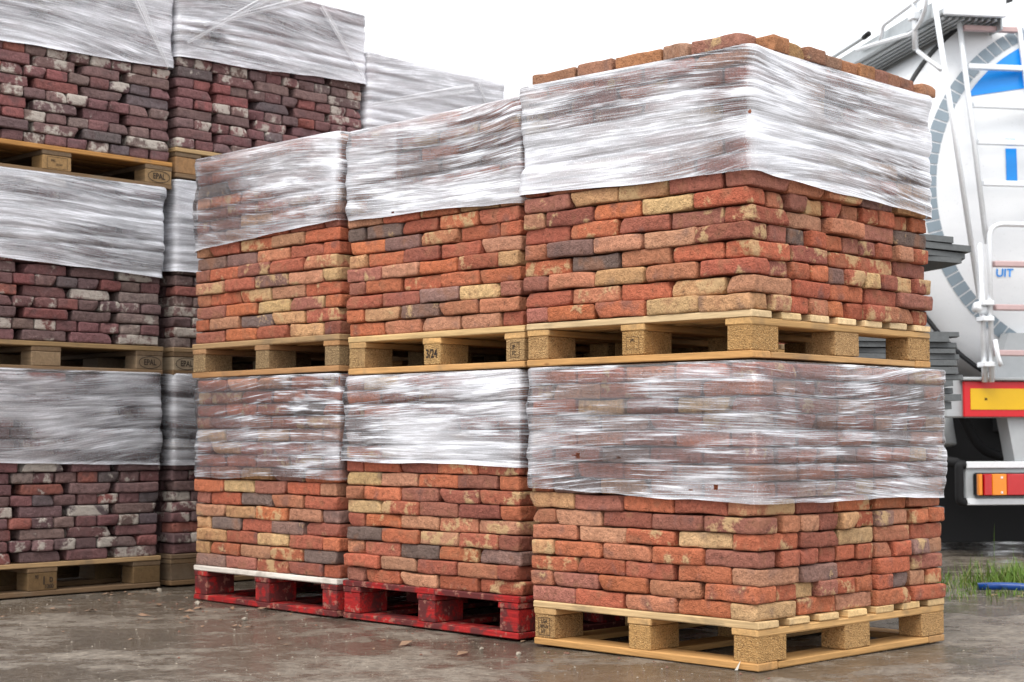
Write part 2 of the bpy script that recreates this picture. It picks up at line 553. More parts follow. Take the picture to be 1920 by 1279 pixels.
class Boxes:
    def __init__(self): self.v = []; self.f = []
    def add(self, x0, x1, y0, y1, z0, z1):
        n = len(self.v)
        self.v += [(x0, y0, z0), (x1, y0, z0), (x1, y1, z0), (x0, y1, z0), (x0, y0, z1), (x1, y0, z1), (x1, y1, z1), (x0, y1, z1)]
        self.f += [(n, n + 3, n + 2, n + 1), (n + 4, n + 5, n + 6, n + 7), (n, n + 1, n + 5, n + 4), (n + 1, n + 2, n + 6, n + 5), (n + 2, n + 3, n + 7, n + 6), (n + 3, n, n + 4, n + 7)]
    def fill(self, x0, x1, y0, y1, z0, z1, rn):
        nx = max(1, round((x1 - x0) / .21)); ny = max(1, round((y1 - y0) / .105))
        dx, dy = (x1 - x0) / nx, (y1 - y0) / ny
        for i in range(nx):
            for j in range(ny):
                self.add(x0 + i * dx + .002, x0 + (i + 1) * dx - .002, y0 + j * dy + .002, y0 + (j + 1) * dy - .002, z0 + .0015, z1 - .0015)

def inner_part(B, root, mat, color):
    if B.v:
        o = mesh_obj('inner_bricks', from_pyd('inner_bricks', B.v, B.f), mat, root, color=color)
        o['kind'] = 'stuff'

def stack_orange(label, c, phi, z0, a, b, n, ch, parity, seed, vcount=99, wrapped_from=99, cap=False, hidden=False, group='stacks of orange bricks in the front row'):
    """local x: -a..0 along the long front face, local y: 0..b away along the right-hand side"""
    rn = random.Random(seed)
    root = empty('brick_stack', (c[0], c[1], z0), -phi)
    tag(root, label, 'bricks', group)
    B = Boxes()
    hd = .105
    Lu = (a - hd) / 4; Lv = b / 5; hv = b / 10
    sx = sy = 0.0
    for k in range(n):
        zc = (k + .5) * ch
        wrapped = k >= wrapped_from
        jit = .002 if wrapped else .0042
        ox, oy = (rn.uniform(-.003, .003), rn.uniform(-.003, .003)) if wrapped else (rn.uniform(-.006, .007), rn.uniform(-.007, .005))
        def pb(x0, x1, y0, y1, alongx, vis=True):
            if vis and not hidden:
                L, W = (x1 - x0, y1 - y0) if alongx else (y1 - y0, x1 - x0)
                put_brick(root, rn, BR_ORANGE, PAL_O, (x0 + x1) / 2 + ox, (y0 + y1) / 2 + oy, zc, L, W, ch, alongx, jit, rn.uniform(0, .35) if rn.random() < .55 else rn.uniform(.4, .95))
            else:
                B.add(x0 + .003, x1 - .004, y0 + .003, y1 - .003, zc - ch / 2 + .001, zc + ch / 2 - .001)
        A = (k % 2 == 0) == (parity == 'A')
        if A:
            for i in range(4): pb(-a + i * Lu, -a + (i + 1) * Lu, 0, .1, True)
            for j in range(5):
                q = 0 if (j == 0 or wrapped) else rn.uniform(-.022, .008)
                g_ = 0 if (j == 0 or wrapped) else rn.uniform(0, .016)
                pb(-hd + q, q, j * Lv + g_, (j + 1) * Lv, False, j < max(1, vcount // 2))
            B.fill(-a + .004, -hd - .003, .104, b, zc - ch / 2, zc + ch / 2, rn)
        else:
            pb(-a, -a + hd, 0, .205, False)
            for i in range(4): pb(-a + hd + i * Lu, -a + hd + (i + 1) * Lu, 0, .1, True)
            for j in range(1, 10):
                q = 0 if wrapped else rn.uniform(-.018, .010)
                g_ = 0 if wrapped else rn.uniform(0, .011)
                pb(-.205 + q, q, j * hv + g_, (j + 1) * hv, True, j < vcount)
            B.fill(-a + hd + .003, -.209, .104, .21, zc - ch / 2, zc + ch / 2, rn)
            B.fill(-a + .004, -.209, .21, b, zc - ch / 2, zc + ch / 2, rn)
    if cap:                                            # loose uncovered course on top
        zc = (n + .5) * ch
        x = -a + .03
        while x < -.02:
            L = rn.choice((.105, .1, .2, .2, .2, .16)); L = min(L, -x + .01)
            if L > .07:
                put_brick(root, rn, BR_ORANGE, PAL_CAP, x + L / 2, .055, zc, L, .1, ch * rn.uniform(.94, 1.0), True, .004, rn.uniform(.1, .6), 1.1)
            x += L + rn.uniform(0, .006)
        y = .11
        while y < b - .05:
            W = rn.choice((.1, .105, .1, .09))
            hgt = ch * rn.choice((1.06, .96, 1.0, .86))
            put_brick(root, rn, BR_ORANGE, PAL_CAP, -.1 + rn.uniform(-.012, .008), y + W / 2, n * ch + hgt / 2, .2, W, hgt, True, .007, rn.uniform(.1, .5), .95)
            y += W
        B.fill(-a + .06, -.21, .12, b - .02, n * ch, (n + 1) * ch - .004, rn)
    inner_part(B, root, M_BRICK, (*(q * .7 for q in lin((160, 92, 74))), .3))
    return root

def stack_plum(label, c, phi, z0, d, b, n, ch, parity, seed, yvis=(-9, 9), front=False, wrapped_from=99, group='stacks of plum bricks in the back row'):
    """visible face is x = 0, length b along y; stretcher and header courses alternate"""
    rn = random.Random(seed)
    root = empty('brick_stack', (c[0], c[1], z0), -phi)
    tag(root, label, 'bricks', group)
    B = Boxes()
    Lv = b / 5; hv = b / 11
    for k in range(n):
        zc = (k + .5) * ch
        wrapped = k >= wrapped_from
        jit = .002 if wrapped else .004
        ox, oy = (rn.uniform(-.003, .003), rn.uniform(-.003, .003)) if wrapped else (rn.uniform(-.006, .006), rn.uniform(-.006, .006))
        A = (k % 2 == 0) == (parity == 'A')
        def pb(x0, x1, y0, y1, alongx):
            if yvis[0] <= (y0 + y1) / 2 <= yvis[1]:
                L, W = (x1 - x0, y1 - y0) if alongx else (y1 - y0, x1 - x0)
                put_brick(root, rn, BR_PLUM, PAL_P, (x0 + x1) / 2 + ox, (y0 + y1) / 2 + oy, zc, L, W, ch, alongx, jit, rn.uniform(0, .35) if rn.random() < .55 else rn.uniform(.4, 1.0))
            else:
                B.add(x0 + .003, x1 - .004, y0 + .003, y1 - .003, zc - ch / 2 + .001, zc + ch / 2 - .001)
        if A:
            for j in range(5):
                g0, g1 = rn.uniform(0, .012), rn.uniform(.008, .03)
                if j == 4: g1 = .004
                pb(-.102, 0, j * Lv + g0, (j + 1) * Lv - g1, False)
            B.fill(-d, -.106, .004, b - .004, zc - ch / 2, zc + ch / 2, rn)
        else:
            for j in range(11): pb(-.205, 0, j * hv, (j + 1) * hv, True)
            B.fill(-d, -.209, .004, b - .004, zc - ch / 2, zc + ch / 2, rn)
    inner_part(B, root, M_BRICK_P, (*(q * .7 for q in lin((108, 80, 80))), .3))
    return root

# ------------------------------------------------------------------ writing on blocks and the tank
def text_mesh(s, size, name='stamp'):
    cu = bpy.data.curves.new('tmp', 'FONT')
    cu.body = s; cu.size = size; cu.align_x = 'CENTER'; cu.align_y = 'CENTER'
    cu.resolution_u = 3; cu.offset = size * .022
    o = bpy.data.objects.new('tmp', cu)
    scene.collection.objects.link(o)
    dg = bpy.context.evaluated_depsgraph_get()
    me = bpy.data.meshes.new_from_object(o.evaluated_get(dg))
    bpy.data.objects.remove(o); bpy.data.curves.remove(cu)
    me.name = name
    me.materials.clear()
    return me

def ring_pts(w, h, t, n=40, square=False):
    v, f = [], []
    if square:
        o = [(-w, -h), (w, -h), (w, h), (-w, h)]
        for x, y in o: v.append((x, y, 0)); v.append((x - math.copysign(t, x), y - math.copysign(t, y), 0))
        n = 4
    else:
        for k in range(n):
            a = 2 * math.pi * k / n
            v.append((w * math.cos(a), h * math.sin(a), 0)); v.append(((w - t) * math.cos(a), (h - t) * math.sin(a), 0))
    for k in range(n):
        k2 = (k + 1) % n
        f.append((2 * k, 2 * k2, 2 * k2 + 1, 2 * k + 1))
    return v, f

def stamp(block, face, dims, lines, frame=None, size=.03, name='stamp', cond=.8):
    """flat burnt mark on one face of a block; lines = [(text, dx, dz, size)]"""
    verts, faces = [], []
    for s, dx, dz, sz in lines:
        me = text_mesh(s, sz)
        n = len(verts)
        for v in me.vertices: verts.append((v.co.x * cond + dx, v.co.y + dz, 0))
        for p in me.polygons: faces.append(tuple(n + i for i in p.vertices))
        bpy.data.meshes.remove(me)
    if frame:
        kind, w, h, t = frame
        v, f = ring_pts(w, h, t, square=(kind == 'box'))
        n = len(verts); verts += v; faces += [tuple(n + i for i in q) for q in f]
    if face == 'u':
        vv = [(x, -dims[1] / 2 - .0022, y) for x, y, _ in verts]
    else:
        vv = [(dims[0] / 2 + .0022, x, y) for x, y, _ in verts]
    return mesh_obj(name, from_pyd(name, vv, faces), M_INK, block)

# ------------------------------------------------------------------ pallets
def wood_col(base, f=.12):
    l = lin(base); k = random.uniform(1 - f * 1.4, 1 + f) * .95; m = sum(l) / 3; g = random.uniform(.0, .14)
    return (*(min(.9, (x * (1 - g) + m * g) * k) for x in l), 1)

def board(name, mat, root, x0, x1, y0, y1, z0, z1, col):
    """long axis always local x so that the grain follows it"""
    lx, ly = x1 - x0, y1 - y0
    rot = (0, 0, 0)
    if ly > lx:
        lx, ly = ly, lx; rot = (0, 0, math.pi / 2)
    me = box_mesh(name, lx, ly, z1 - z0, .003, .0012, random.randrange(10 ** 6))
    return mesh_obj(name, me, mat, root, ((x0 + x1) / 2, (y0 + y1) / 2, (z0 + z1) / 2), rot, col)

def block_pallet(label, c, phi, z0, a, b, deck=(216, 180, 126), blk=(176, 136, 86), board_mat=None, blk_mat=None, front_deck=None, blkw=.095, group='block pallets under the orange bricks', tone=None):
    root = empty('pallet', (c[0], c[1], z0), -phi)
    tag(root, label, 'pallet', group)
    bm_, km_ = board_mat or M_WOOD, blk_mat or M_CHIP
    t = .022
    blocks = {}
    ys = [0, (b - .145) / 2, b - .145]; xs = [-a, -(a + blkw) / 2, -blkw]
    for i, y in enumerate((0, b - .1)):
        board('bottom_board', bm_, root, -a, 0, y, y + .1, 0, t, wood_col(tone or (194, 146, 88)))
    for x in (-a, -(a + .1) / 2, -.1):
        board('bottom_board', bm_, root, x, x + .1, .103, b - .103, 0.001, t - .001, wood_col(tone or (198, 152, 94)))
    for i, x in enumerate(xs):
        for j, y in enumerate(ys):
            blocks[i, j] = box('block', km_, root, x + .002, x + blkw - .002, y + .003, y + .145, t + .0005, .0995, .003, .0008, wood_col(blk, .08))
    for x in (-a, -(a + .1) / 2, -.1):
        board('stringer', bm_, root, x, x + .1, .001, b - .001, .100, .1215, wood_col(tone or (204, 160, 102)))
    nb = 7; w = .105; gap = (b - nb * w) / (nb - 1)
    for k in range(nb):
        y = k * (w + gap)
        board('deck_board', (M_WOOD if front_deck and k == 0 else bm_), root, -a - .002, .002, y - .001, y + w - .001, .1222, .144, wood_col(front_deck if front_deck and k == 0 else deck))
    return root, blocks

def euro_pallet(label, c, phi, z0, b=1.2, d=.8, deck=(178, 132, 78), blk=(150, 122, 88), ph=.144, group='pallets under the plum bricks'):
    """1200 side along local y, visible face x = 0"""
    root = empty('pallet', (c[0], c[1], z0), -phi)
    tag(root, label, 'pallet', group)
    t = .022
    bh = ph - 3 * t
    blocks = {}
    for x0, x1 in ((-.1, 0), (-d / 2 - .0725, -d / 2 + .0725), (-d, -d + .1)):
        board('bottom_board', M_WOOD, root, x0, x1, 0, b, 0, t, wood_col((120, 94, 66)))
        for j, y in enumerate((0, (b - .145) / 2, b - .145)):
            k = box('block', M_WOOD, root, x0 + .001, x1 - .001, y + .002, y + .143, t + .0005, t + bh - .0005, .003, .0012, wood_col(blk, .1))
            if x1 == 0: blocks[j] = k
    for y in (0, (b - .145) / 2, b - .145):
        board('stringer', M_WOOD, root, -d + .001, -.001, y, y + .145, t + bh, t * 2 + bh - .0005, wood_col((112, 90, 66)))
    ws = [.145, .1, .145, .1, .145]; x = 0; gap = (d - sum(ws)) / 4
    for w in ws:
        board('deck_board', M_WOOD, root, x - w, x + .001, -.001, b + .001, t * 2 + bh + .0005, ph, wood_col(deck)); x -= w + gap
    return root, blocks

# ------------------------------------------------------------------ stretch film
def make_film(label, c, phi, z0, a, b, zb, zt, ch, seed, lay=.5, amp=.5, off=.015, nz=110, ds=.016, layfn=None, holes=(), fold=.09, group='stretch film wrapped around brick stacks', x0=0.0):
    """zb / zt: film bottom and top height (above z0) at the corners front-left, front-right, back-right, back-left"""
    root = None
    rc = .022
    cor = [(-a, b), (-a, 0), (x0, 0), (x0, b)]         # start at the hidden corner: BL, FL, FR, BR
    zbc = [zb[3], zb[0], zb[1], zb[2]]; ztc = [zt[3], zt[0], zt[1], zt[2]]
    P, N, S, ZB, ZT = [], [], [], [], []
    s = 0.0
    for i in range(4):
        p0 = np.array(cor[i]); p1 = np.array(cor[(i + 1) % 4])
        d = (p1 - p0); Ls = np.linalg.norm(d); d = d / Ls
        nrm = np.array([d[1], -d[0]])
        m = int((Ls - 2 * rc) / ds)
        for k in range(m + 1):
            t = rc + (Ls - 2 * rc) * k / m
            P.append(p0 + d * t); N.append(nrm); S.append(s + t); f = t / Ls
            ZB.append(zbc[i] * (1 - f) + zbc[(i + 1) % 4] * f); ZT.append(ztc[i] * (1 - f) + ztc[(i + 1) % 4] * f)
        p2 = np.array(cor[(i + 2) % 4]); d2 = (p2 - p1) / np.linalg.norm(p2 - p1); n2 = np.array([d2[1], -d2[0]])
        cen = p1 - d * rc + d2 * rc
        for k in range(1, 4):
            th = k / 4 * math.pi / 2
            nn = nrm * math.cos(th) + n2 * math.sin(th)
            P.append(cen + nn * rc); N.append(nn); S.append(s + Ls - rc + rc * 2 * k / 4)
            ZB.append(zbc[(i + 1) % 4]); ZT.append(ztc[(i + 1) % 4])
        s += Ls
    P = np.array(P); N = np.array(N); S = np.array(S); ZB = np.array(ZB); ZT = np.array(ZT)
    ZB = ZB + (vnoise(S * 2.5, S * 0, seed + 1) - .5) * .018 + (vnoise(S * 9, S * 0, seed + 2) - .5) * .006
    # centre of loop closed: repeat first column
    P = np.vstack([P, P[:1]]); N = np.vstack([N, N[:1]]); S = np.append(S, s + S[0]); ZB = np.append(ZB, ZB[0]); ZT = np.append(ZT, ZT[0])
    ns = len(P)
    T = np.linspace(0, 1, nz)
    Z = ZB[None, :] + (ZT - ZB)[None, :] * T[:, None]
    SS = np.broadcast_to(S[None, :], Z.shape)
    cph = (Z / ch) % 1.0
    bulge = np.sqrt(np.clip(np.sin(np.pi * cph), 0, 1))
    m1 = vnoise(SS * 2.2 + 7, Z * 7, seed + 3)
    m2 = vnoise(SS * 1.0 + 3, Z * 42 + SS * .5, seed + 4)
    m3 = vnoise(SS * 3.0 + 5, Z * 90, seed + 5)
    m4 = vnoise(SS * 1.1 + 9, Z * 17 + SS * .6, seed + 8)
    mc = vnoise(SS * 1.7 + 11, np.round(Z / ch) * 3.1, seed + 9)
    O = off - .013 * (1 - bulge) * np.clip(mc * 1.9 - .95, 0, 1) - .003 * (1 - bulge) * m1 + (m4 - .5) * .010 + (m2 - .5) * .003 + (m3 - .5) * .0015
    dc = np.min(np.abs(S[:, None] - np.array([b, b + a, b + a + b, 0.0])[None, :]), 1)
    nearc = np.exp(-(dc / .07) ** 2)[None, :]
    O = O + nearc * (vnoise(SS * .5 + 2, Z / (ch * 1.35), seed + 21) - .55) * .022
    O = np.maximum(O, .0045)
    X = P[None, :, 0] + N[None, :, 0] * O
    Y = P[None, :, 1] + N[None, :, 1] * O
    # fold over the top edge
    rows = [np.stack([X, Y, Z], -1)]
    cx, cy = (-a + x0) / 2, b / 2
    last = rows[0][-1]
    for dz, ins in ((.006, .006), (.0085, .03), (.006, fold)):
        inn = last.copy()
        inn[:, 0] -= N[:, 0] * ins; inn[:, 1] -= N[:, 1] * ins; inn[:, 2] += dz
        rows.append(inn[None])
    V = np.concatenate(rows, 0)
    nr = V.shape[0]
    L = np.full((nr, ns), lay) + 0.0
    TT = np.concatenate([T, [1.0, 1.0, 1.0]])
    ZZ = V[:, :, 2]; S2 = np.broadcast_to(S[None, :], ZZ.shape)
    L += nearc * (vnoise(S2 * .7 + 5, ZZ * 22, seed + 40) - .35) * .45
    L += (vnoise(S2 * 2.8 + 2, ZZ * 12 + S2 * .6, seed + 6) - .5) * .58 * min(1, amp * 1.6) + (vnoise(S2 * 5 + 2, ZZ * 40, seed + 16) - .5) * .16
    # overlapping helical passes of the roll
    hel = (ZZ + .05 * S2 + .05 * (vnoise(S2 * 1.5, ZZ * 0 + 3, seed + 31) - .5)) / .085
    bi = np.floor(hel).astype(int); fr_ = hel - bi
    L += (np.random.default_rng(seed + 30).random(400)[bi % 400] - .5) * .12 + np.where(fr_ < .05, .07, 0)
    A = np.full((nr, ns), amp) * (.55 + .9 * vnoise(S2 * 2 + 4, ZZ * 6, seed + 7))
    # film hugging the brick faces reads clearer than film bridging the joints' edges
    edge = np.clip(1 - TT / .035, 0, 1)[:, None]
    L += edge * .25
    if layfn is not None:
        # s measured from the front-left corner along the front face, t 0..1 bottom to top
        l2, a2 = layfn(S2 - b, TT[:, None] + 0 * S2, a, b)
        L = L + l2; A = A * a2
    idx = np.arange(nr * ns).reshape(nr, ns)
    q = np.stack([idx[:-1, :-1], idx[:-1, 1:], idx[1:, 1:], idx[1:, :-1]], -1).reshape(-1, 4)
    if holes:
        cs = (S2[:-1, :-1] + S2[1:, 1:]).ravel() / 2 - b; cz = (ZZ[:-1, :-1] + ZZ[1:, 1:]).ravel() / 2
        keep = np.ones(len(q), bool)
        for hs, hz, rx, rz in holes:
            keep &= ((cs - hs) / rx) ** 2 + ((cz - hz) / rz) ** 2 > 1
        q = q[keep]
    me = bpy.data.meshes.new('stretch_film')
    me.vertices.add(nr * ns); me.vertices.foreach_set('co', V.reshape(-1, 3).astype(np.float32).ravel())
    me.loops.add(len(q) * 4); me.loops.foreach_set('vertex_index', q.ravel().astype(np.int32))
    me.polygons.add(len(q)); me.polygons.foreach_set('loop_start', np.arange(0, len(q) * 4, 4, dtype=np.int32))
    me.polygons.foreach_set('use_smooth', np.ones(len(q), bool))
    uvl = me.uv_layers.new(name='wrap')
    uvs = np.stack([S2 + seed * 3.7, ZZ + seed * 1.3 + .13 * (vnoise(S2 * 1.25 + 1, ZZ * 2.6, seed + 12) - .5) + .005 * (vnoise(S2 * 5 + 1, ZZ * 12, seed + 13) - .5)], -1).reshape(-1, 2)[q.ravel()]
    uvl.data.foreach_set('uv', uvs.astype(np.float32).ravel())
    at = me.attributes.new('layers', 'FLOAT', 'POINT'); at.data.foreach_set('value', L.astype(np.float32).ravel())
    at = me.attributes.new('wrinkle', 'FLOAT', 'POINT'); at.data.foreach_set('value', A.astype(np.float32).ravel())
    me.update(calc_edges=True)
    o = mesh_obj('stretch_film', me, M_FILM, None, (c[0], c[1], z0), (0, 0, -phi))
    tag(o, label, 'plastic film', group)
    return o

def strand(parent, pts, w, name='film_strand', n=24):
    """a pulled ribbon of film lying over the wrap; pts are local positions"""
    verts, faces, uvs = [], [], []
    p0, p1 = Vector(pts[0]), Vector(pts[1]); out = Vector(pts[2])
    d = (p1 - p0); up = out.cross(d).normalized()
    m = 7
    rn = random.Random(int(w * 1e5) + int(p0.z * 977))
    for i in range(n + 1):
        t = i / n
        ww = w * (.55 + .45 * math.sin(t * 5 + rn.random() * .4)) if len(pts) < 4 else w * (pts[3][0] * (1 - t) + pts[3][1] * t)
        for j in range(m):
            q = (j / (m - 1) - .5)
            verts.append(p0 + d * t + up * (q * ww) + out * (.004 * math.cos(j * 2.1 + t * 4) + .003))
            uvs.append((t * d.length, q * 1.0))
    for i in range(n):
        for j in range(m - 1):
            faces.append((i * m + j, i * m + j + 1, (i + 1) * m + j + 1, (i + 1) * m + j))
    me = from_pyd(name, verts, faces, True)
    ul = me.uv_layers.new(name='wrap')
    for lp in me.loops: ul.data[lp.index].uv = uvs[lp.vertex_index]
    return mesh_obj(name, me, M_STRAND, parent)

# ------------------------------------------------------------------ front row
PH = .144
def along(c, phi, dx=0.0, dy=0.0):
    return (c[0] + math.cos(phi) * dx + math.sin(phi) * dy, c[1] - math.sin(phi) * dx + math.cos(phi) * dy)

# right column, lower
cR, pR = (.7236, 4.8022), .789
pal, bl = block_pallet('pale timber pallet standing on the wet ground under the right-hand orange brick stack', cR, pR, 0, .924, 1.052)
stamp(bl[0, 0], 'u', (.091, .142), [('LGA', .0, .017, .018), ('BERLIN', .0, 0, .014), ('HT', -.004, -.017, .018)], ('box', .026, .029, .0016))
stack_orange('orange brick stack at right corner, lower one, clear film over its upper half', along(cR, pR, .006, -.004), pR, PH, .945, 1.062, 15, .0514, 'A', 21, wrapped_from=7)
make_film('clear streaky film round the lower right orange brick stack, bricks showing through', along(cR, pR, .006, -.004), pR, PH, .945, 1.062,
          (.369, .345, .345, .37), (.772, .768, .768, .77), .0514, 31, lay=.18, amp=.78, holes=((.235, .485, .012, .010), (.415, .48, .006, .005), (.70, .385, .006, .006), (.80, .395, .008, .007)))
# right column, upper
cU, pU = (.7152, 4.8191), .767
zU = .927
pal, bl = block_pallet('pale chip-block pallet carrying the tallest brick stack beside the tanker', cU, pU, zU, .924, 1.052, deck=(222, 190, 140))
stamp(bl[1, 0], 'u', (.091, .142), [('IPPC', .0, .008, .012)], ('box', .026, .02, .001))
stack_orange('orange brick stack at upper right with a loose uncovered course on top of its film', along(cU, pU, .002, -.002), pU, zU + PH, .94, 1.06, 15, .0533, 'B', 22, wrapped_from=8, cap=True)
make_film('thick white streaked film round the upper right brick stack below its loose top course', along(cU, pU, .002, -.002), pU, zU + PH, .94, 1.06,
          (.432, .418, .374, .43), (.804, .796, .796, .80), .0533, 32, lay=.50, amp=.85, fold=.02,
          layfn=lambda s, t, a, b: (np.where((s > a) & (s < a + b), .12, 0.0) - .36 * np.exp(-((s - a + .06) / .10) ** 2) * (s < a) * (.4 + .8 * vnoise(s * 3, t * 9, 91)) + .10 * (t - .4), 1.0))
# middle column
cM, pM = (.0204, 5.5601), .79
pal, bl = block_pallet('worn red painted pallet on the ground in the middle of the front row', cM, pM, 0, .947, 1.0, board_mat=M_RED, blk_mat=M_RED)
stack_orange('orange brick stack on the all-red pallet, lower middle of the front row', along(cM, pM, .003, 0), pM, PH, .945, 1.0, 15, .0515, 'B', 23, vcount=4, wrapped_from=8)
make_film('white streaked film round the top of the lower middle brick stack above the all-red pallet', along(cM, pM, .003, 0), pM, PH, .945, 1.0,
          (.463, .437, .44, .45), (.772, .772, .772, .77), .0515, 33, lay=.42, amp=.9,
          layfn=lambda s, t, a, b: (np.where((s > 0) & (s < a), .30 * np.clip((s - .16) * 5, -1, 1) * .8, 0.0), 1.0))
cM2 = along(cM, pM, .031, 0)
zM2 = .928
pal, bl = block_pallet('pale pallet marked 3/24 on its middle block, between upper and lower stacks', cM2, pM, zM2, .955, 1.0, deck=(212, 176, 120), blk=(174, 138, 90))
stamp(bl[1, 0], 'u', (.091, .142), [('3/24', .0, .002, .044)])
stamp(bl[2, 0], 'u', (.091, .142), [('IP', -.006, .01, .02), ('FC', -.004, -.012, .02)], ('box', .022, .026, .0014))
stack_orange('orange brick stack in the upper middle, on the pallet marked 3/24', along(cM, pM, .012, 0), pM, zM2 + PH, .945, 1.0, 15, .0526, 'A', 24, vcount=4, wrapped_from=8)
fm2 = make_film('dull white film round the upper middle brick stack', along(cM, pM, .012, 0), pM, zM2 + PH, .945, 1.0,
          (.452, .424, .43, .44), (.792, .79, .79, .79), .0526, 34, lay=.49, amp=.75, holes=((.52, .435, .007, .006), (.28, .455, .008, .006), (.60, .447, .006, .005)),
          layfn=lambda s, t, a, b: (np.where((s > 0) & (s < .3), .12, 0.0) - np.where(s > a, .3, 0), 1.0))
# left column
cL, pL = (-.674, 6.2547), .7985
pal, bl = block_pallet('red painted pallet with a whitewashed front board, left end of the front row', cL, pL, 0, .983, 1.0, board_mat=M_RED, blk_mat=M_RED, front_deck=(214, 204, 192))
stack_orange('orange brick stack on the red pallet with a white front board, lower left', along(cL, pL, .006, .0), pL, PH, .985, 1.0, 15, .0525, 'A', 25, vcount=4, wrapped_from=7)
make_film('thin frosted film with wet droplets round the lower left orange brick stack', along(cL, pL, .006, .0), pL, PH, .985, 1.0,
          (.373, .386, .39, .38), (.79, .786, .786, .79), .0525, 35, lay=.17, amp=.6,
          layfn=lambda s, t, a, b: (np.where((s > 0) & (s < a), .25 * np.clip((s - .45) * 3, -.3, .6) * (t > .2), 0.0) - np.where(s > a, .2, 0), 1.0 + .8 * (s > .4)))
cL2 = along(cL, pL, .004, 0)
zL2 = .944
pal, bl = block_pallet('brown weathered pallet under the upper left orange brick stack', cL2, pL, zL2, 1.018, 1.0, deck=(182, 146, 100), blk=(150, 124, 90), tone=(170, 126, 82))
stack_orange('orange brick stack in the upper left of the front row, on the brown pallet', along(cL, pL, 0, .0), pL, zL2 + PH, 1.0, 1.0, 15, .0526, 'A', 26, vcount=4, wrapped_from=8)
fl2 = make_film('film round the upper left orange stack, almost clear at left and white at right', along(cL, pL, 0, .0), pL, zL2 + PH, 1.0, 1.0,
          (.40, .436, .44, .42), (.798, .79, .79, .79), .0526, 36, lay=.40, amp=.75,
          layfn=lambda s, t, a, b: (np.where((s > 0) & (s < a), np.clip((s - .42 - .25 * (.5 - t)) * 1.1, -.26, .24), 0.0) - np.where(s > a, .28, 0), np.where((s > 0) & (s < .4), .5, 1.0)))

# second row, seen only as dark shapes through the pallet openings
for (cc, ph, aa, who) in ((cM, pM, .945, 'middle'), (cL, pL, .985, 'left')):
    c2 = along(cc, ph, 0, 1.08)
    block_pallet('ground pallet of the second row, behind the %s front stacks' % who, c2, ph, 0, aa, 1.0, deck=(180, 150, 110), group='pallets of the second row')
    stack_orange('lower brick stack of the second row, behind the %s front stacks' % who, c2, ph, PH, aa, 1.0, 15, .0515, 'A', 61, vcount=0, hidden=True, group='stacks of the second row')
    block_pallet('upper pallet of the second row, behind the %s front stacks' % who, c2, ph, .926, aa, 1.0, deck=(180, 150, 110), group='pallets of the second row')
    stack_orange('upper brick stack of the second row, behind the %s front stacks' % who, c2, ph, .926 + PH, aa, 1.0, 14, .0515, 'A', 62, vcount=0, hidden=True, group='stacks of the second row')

# ------------------------------------------------------------------ back row
eB, pB = (-1.6216, 7.5143), .774
def bpos(t, x=0.0): return along(eB, pB, x, t)
CH = .0487
# left column
o1 = bpos(-1.2)
pal, bl = euro_pallet('light timber pallet on the ground at far left, marked 1200', o1, pB, 0, deck=(178, 144, 100), blk=(112, 88, 58))  # shade on this pallet put into its lowered deck and block tones
stamp(bl[1], 'v', (.1, .141), [('93', -.03, .022, .022), ('1', .005, .003, .05), ('D', .04, .006, .03), ('1200', .03, -.022, .026)])
stack_plum('plum brick stack at far left, bottom of the three', along(o1, pB, .0, .01), pB, PH, .8, 1.18, 17, CH, 'A', 41, yvis=(.2, 9), wrapped_from=9)
make_film('greyish film tight round the bottom left plum brick stack', along(o1, pB, .0, .01), pB, PH, .8, 1.18, (.46, .457, .42, .45), (.836,) * 4, CH, 51, lay=.42, amp=.42, nz=80, ds=.02,
          layfn=lambda s, t, a, b: (-.22 * np.clip(vnoise(s * 5, t * 5 + 3, 77) * 2.6 - 1.3, 0, 1), 1.0))
z2 = .978
pal, bl = euro_pallet('splintered grey-brown pallet between bottom and middle plum stacks at far left', o1, pB, z2, deck=(150, 122, 84), blk=(136, 114, 88), ph=.13)
stamp(bl[2], 'v', (.1, .141), [('EPAL', 0, 0, .038)], ('oval', .060, .029, .0034), cond=.82)
stack_plum('plum brick stack at far left, middle of the three', along(o1, pB, .0, .01), pB, z2 + .13, .8, 1.18, 15, CH, 'A', 42, yvis=(.2, 9), wrapped_from=7)
make_film('white streaked film round the middle plum brick stack at far left', along(o1, pB, .0, .01), pB, z2 + .13, .8, 1.18, (.365, .36, .322, .36), (.738,) * 4, CH, 52, lay=.54, amp=.52, nz=80, ds=.02,
          layfn=lambda s, t, a, b: (-.12 * np.clip(vnoise(s * 5, t * 5 + 3, 78) * 2.6 - 1.3, 0, 1), 1.0))
z3 = 1.853
o3 = along(o1, pB, 0, .036)
pal, bl = euro_pallet('warm brown pallet with an oval mark under the top plum stack at far left', o3, pB, z3 - .006, deck=(182, 132, 74), blk=(150, 118, 76), ph=.13)
stamp(bl[1], 'v', (.1, .141), [('IPPC', -.02, .008, .014), ('DE-NW', .01, -.008, .012)], ('box', .05, .026, .0016))
stamp(bl[2], 'v', (.1, .141), [('EPAL', 0, 0, .038)], ('oval', .060, .029, .0034), cond=.82)
stack_plum('plum brick stack at top left corner of the picture', along(o3, pB, .0, .008), pB, z3 + .124, .8, 1.18, 17, CH, 'B', 43, yvis=(.2, 9), wrapped_from=9)
f3 = make_film('cloudy film with a slanting edge strand round the top left plum stack', along(o3, pB, .0, .008), pB, z3 + .124, .8, 1.18, (.40, .41, .448, .42), (.836,) * 4, CH, 53, lay=.54, amp=.5, nz=80, ds=.02,
          layfn=lambda s, t, a, b: (-.14 * np.clip(vnoise(s * 6, t * 6 + 3, 79) * 2.6 - 1.3, 0, 1), 1.0))
